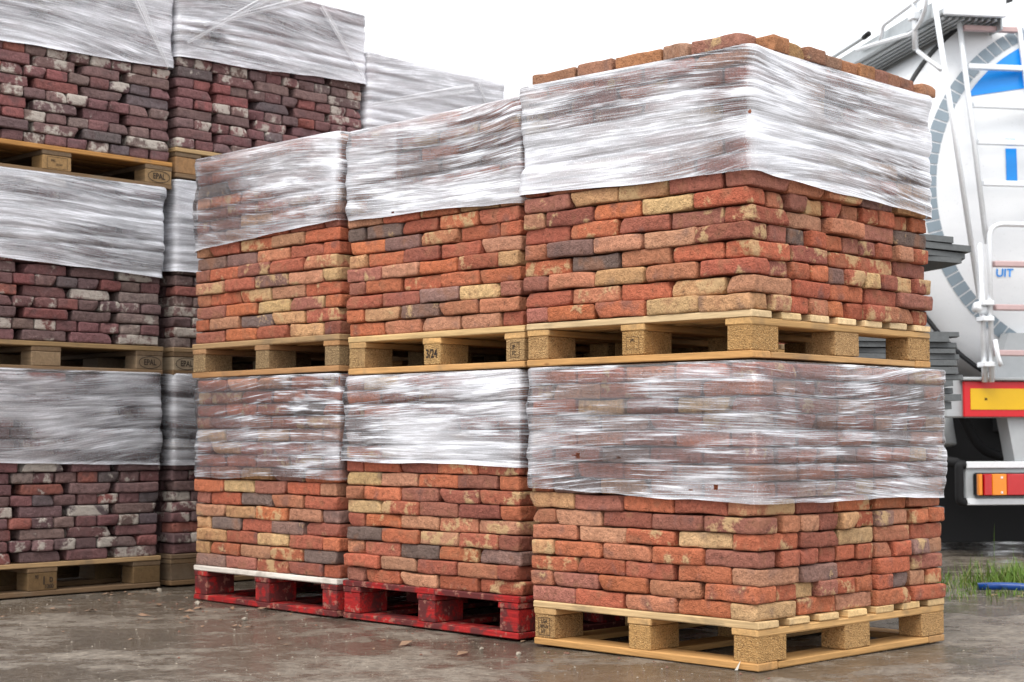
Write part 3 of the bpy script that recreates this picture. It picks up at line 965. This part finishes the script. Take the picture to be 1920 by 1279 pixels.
strand(f3, ((.022, .92, .82), (.022, 1.15, .44), (1, 0, 0), (1.6, .5)), .04)
# second column, mostly behind the front row
o2 = bpos(.055)
pal, bl = euro_pallet('dark brown pallet in the gap behind the front row, on the ground', o2, pB, 0, deck=(120, 96, 70), blk=(92, 74, 56))  # deck and block in darker browns
stack_plum('plum brick stack behind the front row, bottom of its column', along(o2, pB, .0, .006), pB, PH, .8, 1.15, 17, CH, 'A', 44, yvis=(-1, .5), wrapped_from=8)
make_film('shiny dark film round the bottom plum stack in the narrow gap behind the front row', along(o2, pB, .0, .006), pB, PH, .8, 1.15, (.40, .41, .42, .42), (.836,) * 4, CH, 54, lay=.26, amp=.34, nz=70, ds=.022)
pal, bl = euro_pallet('grey oval-stamped pallet showing in the narrow gap behind the front row', o2, pB, z2, deck=(150, 124, 92), blk=(160, 142, 118), ph=.13)
stamp(bl[0], 'v', (.1, .141), [('EPAL', 0, 0, .038)], ('oval', .060, .029, .0034), cond=.82)
stack_plum('plum brick stack behind the front row, middle of its column', along(o2, pB, .0, .006), pB, z2 + .13, .8, 1.15, 16, CH, 'B', 45, yvis=(-1, .5), wrapped_from=6)
f5 = make_film('pale film round the middle plum stack in the narrow gap behind the front row', along(o2, pB, .0, .006), pB, z2 + .13, .8, 1.15, (.38, .36, .36, .38), (.787,) * 4, CH, 55, lay=.5, amp=.45, nz=70, ds=.022)
z23 = 1.91
pal, bl = euro_pallet('weathered pallet under the upper plum stack behind the front row', o2, pB, z23, deck=(168, 138, 94), blk=(150, 110, 66), ph=.144)
stack_plum('plum brick stack standing tall behind the front row, white crossed film on top', along(o2, pB, .0, .006), pB, z23 + .144, .8, 1.15, 17, CH, 'B', 46, wrapped_from=9)
f6 = make_film('cloudy film with crossing strands on the tall plum stack behind the front row', along(o2, pB, .0, .006), pB, z23 + .144, .8, 1.15, (.43, .43, .468, .45), (.838,) * 4, CH, 56, lay=.56, amp=.5, nz=80, ds=.02, off=.018)
strand(f6, ((.026, .03, .50), (.026, .62, .88), (1, 0, 0), (.35, 1.3)), .04)
strand(f6, ((.026, .12, .60), (.026, .80, .87), (1, 0, 0), (.3, 1.0)), .045)
strand(f6, ((.026, .84, .83), (.026, 1.13, .50), (1, 0, 0), (.8, .4)), .05)
# unseen load added behind that column to darken its pallet openings
o2b = along(o2, pB, -.88, 0)
euro_pallet('added ground pallet of the unseen load behind the second plum column', o2b, pB, 0, deck=(120, 96, 70), blk=(92, 74, 56))
stack_plum('unseen plum brick load added behind the second plum column to darken its pallet openings', o2b, pB, PH, .8, 1.15, 30, CH, 'A', 49, yvis=(99, 100))
# third column, only its film-wrapped top shows
o4 = bpos(1.235)
zz = 0.0
for lv in range(3):
    last = lv == 2
    pl, bl = euro_pallet(['pallet on the ground hidden behind the middle front stack', 'pallet halfway up the hidden third plum column', 'pallet under the farthest film-wrapped plum stack'][lv], o4, pB, zz, b=1.02, d=.8, ph=.13)
    nn = 16 if not last else 15
    stack_plum(['plum brick stack on the ground hidden behind the middle front stack', 'plum brick stack halfway up the hidden third column', 'farthest plum brick stack wholly under greenish white film'][lv],
               along(o4, pB, 0, .005), pB, zz + .13, .8, 1.0, nn, CH, 'A', 47 + lv, yvis=(-1, 9) if last else (99, 100), wrapped_from=0 if last else 99)
    if last:
        f7 = make_film('greenish white film all round the farthest plum stack against the sky', along(o4, pB, 0, .005), pB, zz + .13, .8, 1.0, (.18, .2, .22, .2), (nn * CH + .006, nn * CH + .004, nn * CH - .004, nn * CH), CH, 57, lay=.60, amp=.32, nz=70, ds=.022)
        strand(f7, ((.026, .0, .46), (.026, .75, .66), (1, 0, 0), (.4, 1.2)), .05)
        strand(f7, ((.026, .78, .70), (.026, .92, .45), (1, 0, 0), (.6, .4)), .03)
    zz += .13 + nn * CH + .01

# ------------------------------------------------------------------ slate stack behind the right column
def build_slates():
    root = empty('slate_stack', (1.62, 6.95, 0), R(12))
    tag(root, 'stack of thin grey stone slabs behind the right brick stacks, ends sticking out', 'stone slabs')
    rn = random.Random(5)
    z = .004
    shapes = []
    k = 0
    while z < 1.50:
        t = rn.uniform(.020, .034)
        # right-hand end sticks out by differing amounts
        if z < .30: xe = rn.uniform(.02, .11)
        elif z < .70: xe = rn.uniform(.02, .17)
        elif z < .80: xe = rn.uniform(.10, .16)
        elif z < .88: xe = rn.uniform(.20, .27)
        elif z < 1.12: xe = rn.uniform(.18, .28)
        elif z < 1.38: xe = rn.uniform(.02, .08)
        else: xe = rn.uniform(.20, .33)
        ln = rn.uniform(.52, .6); wd = rn.uniform(.40, .5)
        # irregular outline
        n = 14; top = []
        x1 = xe; x0 = xe - ln
        out = []
        for i in range(n):
            a = 2 * math.pi * i / n
            px = max(-1, min(1, 1.5 * math.cos(a))); py = max(-1, min(1, 1.5 * math.sin(a)))
            out.append(((x0 + x1) / 2 + px * ln / 2 * rn.uniform(.95, 1.0), py * wd / 2 * rn.uniform(.93, 1.0)))
        v = [(x, y, -t / 2 + .001) for x, y in out] + [(x * .995, y * .99, t / 2 - .001) for x, y in out]
        f = [tuple(range(n - 1, -1, -1)), tuple(range(n, 2 * n))] + [(i, (i + 1) % n, n + (i + 1) % n, n + i) for i in range(n)]
        me = from_pyd('slab', v, f)
        tilt = rn.uniform(-.006, .006) if z < 1.36 else .07 + rn.uniform(-.012, .012)
        lift = 0 if z < 1.36 else .02
        mesh_obj('slab', me, M_SLATE, root, (0, 0, z + t / 2 + lift), (rn.uniform(-.006, .006), tilt, rn.uniform(-.05, .05)))
        z += t + rn.uniform(0, .004)
        k += 1
build_slates()

# ------------------------------------------------------------------ tanker truck
def build_truck():
    T = empty('tanker_truck', (3.53, 9.5, 0), math.atan2(.178, .984))
    tag(T, 'white silo tanker truck seen from behind with ladder and blue markings', 'truck')
    RT, ZC, Y0, DEP = 1.25, 2.17, .34, .32
    def dish(x, z):
        q = min(1.0, (x * x + (z - ZC) ** 2) / (RT * RT))
        return Y0 - DEP * math.sqrt(max(0.0, 1 - q * .97)) + DEP * math.sqrt(.03)
    # shell and dished end
    v, f = [], []
    seg = 96
    prof = [(RT, Y0)] + [(RT, y) for y in (.8, 2, 4, 6, 8, 10.5)] + [(RT * .8, 10.85), (RT * .3, 11.05), (0.001, 11.08)]
    for r, y in prof:
        for k in range(seg):
            a = 2 * math.pi * k / seg
            v.append((r * math.cos(a), y, ZC + r * math.sin(a)))
    for i in range(len(prof) - 1):
        for k in range(seg):
            k2 = (k + 1) % seg
            f.append((i * seg + k, (i + 1) * seg + k, (i + 1) * seg + k2, i * seg + k2))
    mesh_obj('tank_shell', from_pyd('tank_shell', v, f, True), M_TANK, T)
    v, f = [], []
    rr = [.001, .15, .35, .55, .75, .92, 1.05, 1.14, 1.20, 1.235, RT]
    for r in rr:
        for k in range(seg):
            a = 2 * math.pi * k / seg
            v.append((r * math.cos(a), dish(r, ZC), ZC + r * math.sin(a)))
    for i in range(len(rr) - 1):
        for k in range(seg):
            k2 = (k + 1) % seg
            f.append((i * seg + k, (i + 1) * seg + k, (i + 1) * seg + k2, i * seg + k2))
    end = mesh_obj('tank_end', from_pyd('tank_end', v, f, True), M_TANK, T)
    # dark clamp ring at the seam
    ringp = [(1.262 * math.cos(2 * math.pi * k / 96), Y0 + .01, ZC + 1.262 * math.sin(2 * math.pi * k / 96)) for k in range(97)]
    mesh_obj('seam_ring', tube_mesh('seam_ring', ringp, .015, 8, False), M_DARKMETAL, T)
    # printed marks lying on the dished end
    def decal(name, polys, mat):
        vv, ff = [], []
        for poly in polys:
            n = len(vv)
            vv += [(x, dish(x, z) - .004, z) for x, z in poly]
            ff.append(tuple(range(n, n + len(poly))))
        return mesh_obj(name, from_pyd(name, vv, ff), mat, end)
    cells = []
    nC = 96
    for k in range(nC):
        a0 = 2 * math.pi * (k + .07) / nC; a1 = 2 * math.pi * (k + .93) / nC
        cells.append([(r * math.cos(a), ZC + r * math.sin(a)) for r, a in ((.998, a0), (.998, (a0 + a1) / 2), (.998, a1), (1.075, a1), (1.075, (a0 + a1) / 2), (1.075, a0))])
    decal('grey_dash_band', cells, M_GREYDECAL)
    # blue sail shape: strips between the circle and a slanting lower edge
    strips = []
    xs = np.linspace(-.80, .30, 45)
    def zlow(x): return 2.713 + (x + .80) * .155
    def zup(x): return ZC + math.sqrt(max(0, .966 ** 2 - x * x))
    for i in range(len(xs) - 1):
        xa, xb = xs[i], xs[i + 1]
        m = 6
        for j in range(m):
            za0 = zlow(xa) + (zup(xa) - zlow(xa)) * j / m; za1 = zlow(xa) + (zup(xa) - zlow(xa)) * (j + 1) / m
            zb0 = zlow(xb) + (zup(xb) - zlow(xb)) * j / m; zb1 = zlow(xb) + (zup(xb) - zlow(xb)) * (j + 1) / m
            if zup(xb) > zlow(xb): strips.append([(xa, za0), (xb, zb0), (xb, zb1), (xa, za1)])
    decal('blue_sail_mark', strips, M_BLUE)
    decal('letter_dot', [[(-.596, 2.431), (-.534, 2.431), (-.534, 2.453), (-.596, 2.453)]], M_BLUE)
    decal('letter_stem', [[(-.594, z0), (-.528, z0), (-.528, z1), (-.594, z1)] for z0, z1 in zip(np.linspace(2.196, 2.356, 5), np.linspace(2.236, 2.396, 5))], M_BLUE)
    tm = text_mesh('UIT', .066, 'blue_word')
    for p in tm.vertices:
        x, z = p.co.x * 1.0 - .60, p.co.y + 1.656
        p.co = (x, dish(x, z) - .004, z)
    mesh_obj('blue_word', tm, M_BLUE, end)
    # walkway on the upper left
    W = mesh_obj('walkway', box_mesh('walkway', .385, 9.6, .03, .004), M_GALV, T, (-.814, 4.85, 3.19))
    for i in range(9):
        box('walkway_slat', M_GALV, W, -.17 + i * .041, -.17 + i * .041 + .018, -4.75, 4.75, -.036, -.017, .003)
    box('end_plate', M_ALU, W, -.195, .195, -4.83, -4.803, -.03, .11, .004)
    box('side_plate', M_GALV, W, -.215, -.196, -4.70, 4.75, -.02, .075, .004)
    box('side_plate', M_GALV, W, .197, .212, -4.75, 4.75, -.085, .03, .004)
    # folded handrail at the left of the walkway
    hr = [(-1.04, .15, 3.62), (-1.04, .45, 3.50), (-1.04, .5, 3.18)]
    def tube(name, pts, r, mat=M_ALU, rad=.06, parent=T):
        return mesh_obj(name, tube_mesh(name, arc_path(pts, rad), r), mat, parent)
    tube('handrail', [(-1.06, .83, 3.19), (-1.06, .80, 3.285), (-1.06, .27, 3.31), (-1.06, -.1, 3.33)], .013, M_ALU, .08)
    tube('handrail', [(-1.06, 1.66, 3.28), (-1.06, 1.10, 3.285)], .013, M_GALV)
    tube('handrail', [(-1.06, 1.22, 3.23), (-1.06, .93, 3.20), (-1.06, .34, 3.125), (-1.06, .18, 3.20), (-1.06, .12, 3.40)], .013, M_ALU, .12)
    tube('rail_post', [(-1.055, .33, 3.02), (-1.055, .33, 3.34)], .018, M_ALU)
    box('rail_clamp', M_ALU, T, -1.085, -1.03, .29, .37, 3.20, 3.25, .006)
    tube('rail_end', [(-1.06, 1.10, 3.285), (-1.06, 1.02, 3.29)], .018, M_BLACK)
    mesh_obj('walkway_strut', tube_mesh('walkway_strut', [(-1.05, .31, 3.01), (-1.02, .06, 2.84)], .014, 6), M_ALU, T)
    # ladder
    lad = empty('ladder', (0, 0, 0)); lad.parent = T
    def LY(z): return -.12 + max(0, z - 1.8) * .22
    def LX(z): return -.842 - 0.0 * z
    tube('rail', [(-.842, LY(1.80) , 1.80), (-.842, LY(3.9), 3.9)], .016, M_ALU, parent=lad)
    tube('rail', [(-.46, LY(1.80), 1.80), (-.46, LY(3.9), 3.9)], .016, M_ALU, parent=lad)
    for z in (3.065 + .06, 2.84 + .04, 2.608 + .03, 2.391 + .02, 2.149 + .01):
        y = LY(z)
        box('rung', M_ALU if z < 3.1 else M_STEP, lad, -.82, -.48, y - .02, y + .02, z - .016, z + .016, .004)
    tube('rail', [(-.845, -.16, 1.0), (-.845, -.16, 1.905), (-.46, -.16, 1.905), (-.46, -.16, 1.0)], .015, M_ALU, .09, parent=lad)
    tube('rail', [(-.872, -.13, 1.0), (-.872, -.10, 1.80)], .017, M_ALU, parent=lad)
    for z in (1.675, 1.426, 1.166):
        box('rung', M_STEP, lad, -.825, -.48, -.19, -.13, z - .016, z + .016, .004)
    for z in (1.45, 1.36, 1.10):
        box('hinge_clamp', M_ALU, lad, -.905, -.835, -.19, -.10, z - .014, z + .014, .004)
    tube('latch_handle', [(-.84, -.2, 1.24), (-.83, -.21, 1.14), (-.81, -.21, 1.09)], .013, M_ALU, parent=lad)
    tube('support_tube', [(-.88, -.1, 1.48), (-1.19, -.1, 3.62)], .016, M_ALU)
    mesh_obj('support_joint', tube_mesh('support_joint', [(-.93, -.13, 1.43), (-.84, -.13, 1.41)], .03, 10), M_ALU, T)
    # chassis, beams, marker board
    box('rear_beam', M_GREYPAINT, T, -1.08, 1.08, -.06, .12, .80, 1.03, .008)
    sg = box('marker_board', M_SIGNRED, T, -.985, -.40, -.095, -.075, .803, 1.006, .004)
    box('yellow_field', M_SIGNYEL, sg, -.253, .253, -.0135, -.0105, -.060, .061, .001)
    st = text_mesh('M', .022, 'board_print')
    for p in st.vertices: p.co = (p.co.x - .16, -.0155, p.co.y + .0)
    mesh_obj('board_print', st, M_INK, sg)
    sg2 = box('marker_board', M_SIGNRED, T, .40, .985, -.095, -.075, .803, 1.006, .004)
    box('yellow_field', M_SIGNYEL, sg2, -.253, .253, -.0135, -.0105, -.060, .061, .001)
    box('board_ledge', M_GREYPAINT, T, -1.0, 1.0, -.12, -.062, 1.012, 1.03, .004)
    for s in (-1, 1):
        me = from_pyd('beam_support', [(s * .70, -.05, .80), (s * .52, -.05, .80), (s * .56, -.05, .55), (s * .655, -.05, .55), (s * .70, .08, .80), (s * .52, .08, .80), (s * .56, .08, .55), (s * .655, .08, .55)],
                      [(0, 1, 2, 3), (7, 6, 5, 4), (0, 4, 5, 1), (1, 5, 6, 2), (2, 6, 7, 3), (3, 7, 4, 0)])
        mesh_obj('beam_support', me, M_GREYPAINT, T)
        me = from_pyd('hopper_leg', [(s * .60, .1, 1.30), (s * .40, .1, 1.30), (s * .46, .1, 1.03), (s * .70, .1, 1.03), (s * .60, .2, 1.30), (s * .40, .2, 1.30), (s * .46, .2, 1.03), (s * .70, .2, 1.03)],
                      [(0, 1, 2, 3), (7, 6, 5, 4), (0, 4, 5, 1), (1, 5, 6, 2), (2, 6, 7, 3), (3, 7, 4, 0)])
        mesh_obj('hopper_leg', me, M_GREYPAINT, T)
    # bumper with lamp box
    bp = box('bumper', M_GREYPAINT, T, -.965, .965, -.06, .06, .335, .515, .006)
    box('bumper_lip', M_ALU, bp, -.965, .965, -.075, -.058, .085, .124, .004)
    box('bumper_lip', M_ALU, bp, -.965, .965, -.075, -.058, -.124, -.085, .004)
    for s in (-1, 1):
        mesh_obj('bumper_corner', tube_mesh('bumper_corner', arc_path([(s * .965, -.05, .53), (s * 1.0, -.05, .53), (s * 1.0, -.05, .32), (s * .95, -.05, .315)], .03), .026, 8), M_BLACK, T)
        mesh_obj('bumper_bracket', tube_mesh('bumper_bracket', arc_path([(s * 1.0, -.03, .54), (s * 1.06, .2, .56), (s * 1.12, .5, .52)], .1), .03, 8), M_BLACK, T)
        lm = box('tail_lamp', M_BLACK, T, s * .72 - .205, s * .72 + .205, -.115, -.062, .352, .485, .01)
        segs = ((-.203, -.180, M_LAMPORG, -.045), (-.170, -.1215, M_LAMPRED, -.06), (-.120, -.0315, M_LAMPORG, -.06), (-.030, .0785, M_LAMPRED, -.06), (.080, .20, M_LAMPRED, -.06))
        for a, b_, m_, y in segs:
            xa, xb = (a, b_) if s < 0 else (-b_, -a)
            box('lamp_lens', m_, lm, xa, xb, -.048, -.020, -.060, .060, .003)
        for dz in (.04, -.045):
            box('lens_screw', M_ALU, lm, (-.068 if s < 0 else .056), (-.056 if s < 0 else .068), -.050, -.046, dz - .006, dz + .006, .002)
    box('chassis_rail', M_DARKMETAL, T, -.5, -.38, .2, 10, .72, .98, .006)
    box('chassis_rail', M_DARKMETAL, T, .38, .5, .2, 10, .72, .98, .006)
    box('air_tank', M_DARKMETAL, T, -.36, .36, .5, 1.0, .55, .85, .05)
    mesh_obj('hose', tube_mesh('hose', arc_path([(-.95, .2, .98), (-.9, .15, .85), (-.75, .2, .62), (-.5, .3, .55)], .1), .03, 8), M_BLACK, T)
    for s in (-1, 1):
        box('shade_flap', M_BLACK, T, s * .72 - .50, s * .72 + .50, .52, .535, .05, 1.0, .004)  # flaps added, wide and low, to darken the space under the truck
        mesh_obj('mudguard', tube_mesh('mudguard', [(s * .9 , 1.0 - .72 * math.cos(a), .5 + .72 * math.sin(a)) for a in np.linspace(.2, 2.9, 14)], .05, 8), M_GREYPAINT, T)
        for y in (1.15, 2.5, 3.85):
            w = empty('wheel', (s * .92, y, .5)); w.parent = T
            prof = [(.02, -.16), (.24, -.15), (.28, -.17), (.46, -.17), (.5, -.12), (.5, .12), (.46, .17), (.28, .17), (.24, .15), (.02, .16)]
            v, f = [], []; sgn = 32
            for r, x in prof:
                for k in range(sgn):
                    a = 2 * math.pi * k / sgn; v.append((x, r * math.cos(a), r * math.sin(a)))
            for i in range(len(prof) - 1):
                for k in range(sgn):
                    k2 = (k + 1) % sgn; f.append((i * sgn + k, i * sgn + k2, (i + 1) * sgn + k2, (i + 1) * sgn + k))
            ty = from_pyd('tyre', v, f, True)
            mesh_obj('tyre', ty, M_BLACK, w)
            mesh_obj('rim', tube_mesh('rim', [(s * .165, 0, 0), (s * .15, 0, 0)], .22, 20), M_GREYPAINT, w)
    for y in (1.15, 2.5, 3.85):
        mesh_obj('axle', tube_mesh('axle', [(-.9, y, .5), (.9, y, .5)], .07, 10), M_DARKMETAL, T)
    box('shade_skirt', M_DARKMETAL, T, -1.15, -1.1, 4.8, 9.5, .3, 1.0, .01)  # skirts added to keep side light from under the truck
    box('shade_skirt', M_DARKMETAL, T, 1.1, 1.15, 4.8, 9.5, .3, 1.0, .01)
    # tractor cab far ahead
    cab = box('cab', M_GREYPAINT, T, -1.22, 1.22, 11.3, 13.3, .55, 3.4, .12)
    box('cab_fairing', M_DARKMETAL, T, -1.1, 1.1, 11.2, 11.28, .12, 1.2, .02)
build_truck()

# ------------------------------------------------------------------ small things on the ground
def ground_z(x, y):
    return float((vnoise(np.array([x * 1.6 + 50]), np.array([y * 1.6 + 50]), 3)[0] - 1.0) * .012)

def build_pipe():
    p0, p1 = Vector((2.06, 7.33, .0)), Vector((2.30, 7.24, .0))
    d = (p1 - p0)
    v = []; f = []
    root = empty('plastic_pipe', (2.095, 7.33, .017), 0)
    tag(root, 'short blue plastic pipe lying in the grass by the truck', 'pipe')
    n, seg = 6, 18
    for rad, flip in ((.017, 0), (.0145, 1)):
        base = len(v)
        for i in range(n + 1):
            q = d * (i / n)
            side = Vector((-d.y, d.x, 0)).normalized()
            for k in range(seg):
                a = 2 * math.pi * k / seg
                v.append(q + side * rad * math.cos(a) + Vector((0, 0, rad * math.sin(a) + .006 * math.sin(i / n * 3))))
        for i in range(n):
            for k in range(seg):
                k2 = (k + 1) % seg
                q = (base + i * seg + k, base + i * seg + k2, base + (i + 1) * seg + k2, base + (i + 1) * seg + k)
                f.append(q[::-1] if flip else q)
    off = (n + 1) * seg
    for k in range(seg):
        k2 = (k + 1) % seg
        f.append((k, off + k, off + k2, k2)); e = n * seg
        f.append((e + k, e + k2, off + e + k2, off + e + k))
    mesh_obj('pipe_wall', from_pyd('pipe_wall', v, f, True), M_PIPE, root)
build_pipe()

def build_grass():
    rn = random.Random(9)
    v, f = [], []
    def blade(x, y, h, lean, az, w):
        n = len(v); b = ground_z(x, y)
        dx, dy = math.cos(az), math.sin(az)
        px, py = -dy * w, dx * w
        for t, ww in ((0, 1), (.35, .9), (.7, .6)):
            q = lean * h * t * t
            cx, cy, cz = x + dx * q, y + dy * q, b + h * t * (1 - .25 * lean * t)
            v.extend([(cx - px * ww, cy - py * ww, cz), (cx + px * ww, cy + py * ww, cz)])
        q = lean * h
        v.append((x + dx * q, y + dy * q, b + h * (1 - .25 * lean)))
        f.extend([(n, n + 1, n + 3, n + 2), (n + 2, n + 3, n + 5, n + 4), (n + 4, n + 5, n + 6)])
    for cx, cy, sx, sy, n, h0, h1 in ((2.40, 7.55, .14, .15, 1000, .03, .15), (2.58, 7.75, .16, .22, 600, .03, .13), (2.16, 7.62, .14, .2, 200, .015, .06),
                                      (2.02, 7.6, .14, .3, 260, .015, .06), (2.22, 7.14, .14, .06, 160, .008, .03), (1.9, 7.9, .2, .3, 120, .015, .05), (2.95, 8.2, .35, .3, 350, .02, .09),
                                      (1.85, 7.2, .1, .15, 120, .01, .035)):
        for _ in range(n):
            x, y = rn.gauss(cx, sx), rn.gauss(cy, sy)
            blade(x, y, rn.uniform(h0, h1), rn.uniform(.1, .9), rn.uniform(0, 6.28), rn.uniform(.0012, .0028))
    for x, y, h in ((2.28, 7.7, .30), (2.34, 7.6, .22)):
        blade(x, y, h, .05, 1.0, .0015)
    o = mesh_obj('grass', from_pyd('grass', v, f), M_GRASS)
    tag(o, 'green grass tufts growing at the edge of the concrete by the truck', 'grass', kind='stuff')
build_grass()

def rock_mesh(rn, s, flat=.6):
    bm = bmesh.new()
    bmesh.ops.create_icosphere(bm, subdivisions=1, radius=1)
    for p in bm.verts:
        k = rn.uniform(.65, 1.15)
        p.co = Vector((p.co.x * s * k, p.co.y * s * k * .8, p.co.z * s * k * flat))
    me = bpy.data.meshes.new('stone'); bm.to_mesh(me); bm.free()
    return me

def build_debris():
    rn = random.Random(3)
    # countless tiny chips of stone
    v, f = [], []
    def chip(x, y, s):
        nonlocal v, f
        n = len(v); z = ground_z(x, y) + s * .15
        for k in range(5):
            a = k * 1.257 + rn.uniform(-.3, .3)
            v.append((x + math.cos(a) * s * rn.uniform(.6, 1), y + math.sin(a) * s * rn.uniform(.6, 1), z))
        v.append((x, y, z + s * rn.uniform(.5, .9)))
        for k in range(5): f.append((n + k, n + (k + 1) % 5, n + 5))
    for _ in range(1700):
        y = rn.uniform(4.2, 8.5); x = rn.uniform(-.36, .36) * y
        # clear of the pallets' footprint: keep to the camera's side of the rows
        if (y - 4.80) + (x - .72) * 1.0 > -.05 and y < 7.0 and x < 1.0: continue
        chip(x, y, rn.choice((.0015, .002, .0025, .003, .003, .005)))
    o = mesh_obj('gravel_chips', from_pyd('gravel_chips', v, f), M_CHIPSTONE)
    tag(o, 'tiny pale stone chips scattered over the wet ground', 'gravel', kind='stuff')
    # brick crumbs along the foot of the rows
    v, f = [], []
    for _ in range(240):
        t_ = rn.uniform(-3.2, .6); k = rn.expovariate(7)
        x, y = .72 + t_ * .705 - k * .7, 4.80 - t_ * .709 - k * .7 - .03
        chip(x, y, rn.choice((.002, .003, .003, .005, .008)))
    o = mesh_obj('brick_crumbs', from_pyd('brick_crumbs', v, f), mat_plain('brick_crumb', lin((116, 82, 68)), .9, var=.4, nscale=15))
    tag(o, 'reddish brick crumbs scattered along the foot of the front row', 'crumbs', kind='stuff')
    # larger bits one can point at
    spots = [(-1.78, 7.50, .042, 'pale broken stone lying against the lower far left pallet'),
             (-1.02, 6.22, .016, 'small white lump in front of the white-edged red pallet'),
             (.02, 5.22, .013, 'small white lump in front of the all-red pallet, nearer its right end'),
             (-.10, 5.36, .011, 'small white lump in front of the middle of the all-red pallet'),
             (-1.30, 6.75, .018, 'pale lump left of the white-edged red pallet'),
             (-1.60, 7.38, .016, 'pale crumb beside the broken stone near the far left pallet')]
    for x, y, s, lb in spots:
        me = rock_mesh(rn, s)
        o = mesh_obj('stone', me, M_CHIPSTONE, None, (x, y, ground_z(x, y) + s * .35), (rn.uniform(-.2, .2), rn.uniform(-.2, .2), rn.uniform(0, 6)))
        tag(o, lb, 'stone', 'loose stones on the ground')
    # dead leaves and scraps: uncountable litter
    v, f = [], []
    for cx, cy, sx, sy, n in ((-1.65, 7.2, .3, .12, 46), (-1.25, 6.6, .25, .15, 26), (-1.6, 6.6, .3, .2, 18), (-.9, 6.0, .4, .12, 16), (2.0, 7.0, .15, .2, 18), (-.45, 5.45, .35, .15, 12), (-1.75, 6.0, .35, .4, 18)):
        for _ in range(n):
            x, y = rn.gauss(cx, sx), rn.gauss(cy, sy)
            s = rn.uniform(.004, .016) if rn.random() < .8 else rn.uniform(.018, .034); a = rn.uniform(0, 6.28); z = ground_z(x, y) + .003
            nn = len(v)
            pr = [(-1, 0, .0), (-.3, .45, .3), (.5, .4, .15), (1, 0, .25), (.4, -.45, .35), (-.4, -.4, .1)]
            for px, py, pz in pr:
                px *= s; py *= s * rn.uniform(.6, 1.2)
                v.append((x + px * math.cos(a) - py * math.sin(a), y + px * math.sin(a) + py * math.cos(a), z + pz * s * rn.uniform(.3, 1.3)))
            f.append((nn, nn + 1, nn + 4, nn + 5)); f.append((nn + 1, nn + 2, nn + 3, nn + 4))
    o = mesh_obj('leaf_litter', from_pyd('leaf_litter', v, f), M_LITTER)
    tag(o, 'brown leaf scraps and crumbs scattered on the wet ground', 'leaves', kind='stuff')
    # pale splinter leaning on the near corner of the right pallet
    sp = mesh_obj('wood_splinter', from_pyd('wood_splinter', [(-.006, 0, 0), (.004, .002, 0), (.012, .002, .028), (-.004, .006, .001), (.005, .008, .001), (.013, .004, .0285)],
                                            [(0, 1, 2), (5, 4, 3), (0, 3, 4, 1), (1, 4, 5, 2), (2, 5, 3, 0)]), mat_plain('bare_splinter', lin((226, 222, 210)), .7), None, (.665, 4.838, .0))
    tag(sp, 'pale splinter sticking up at the near corner of the right ground pallet', 'splinter')
build_debris()
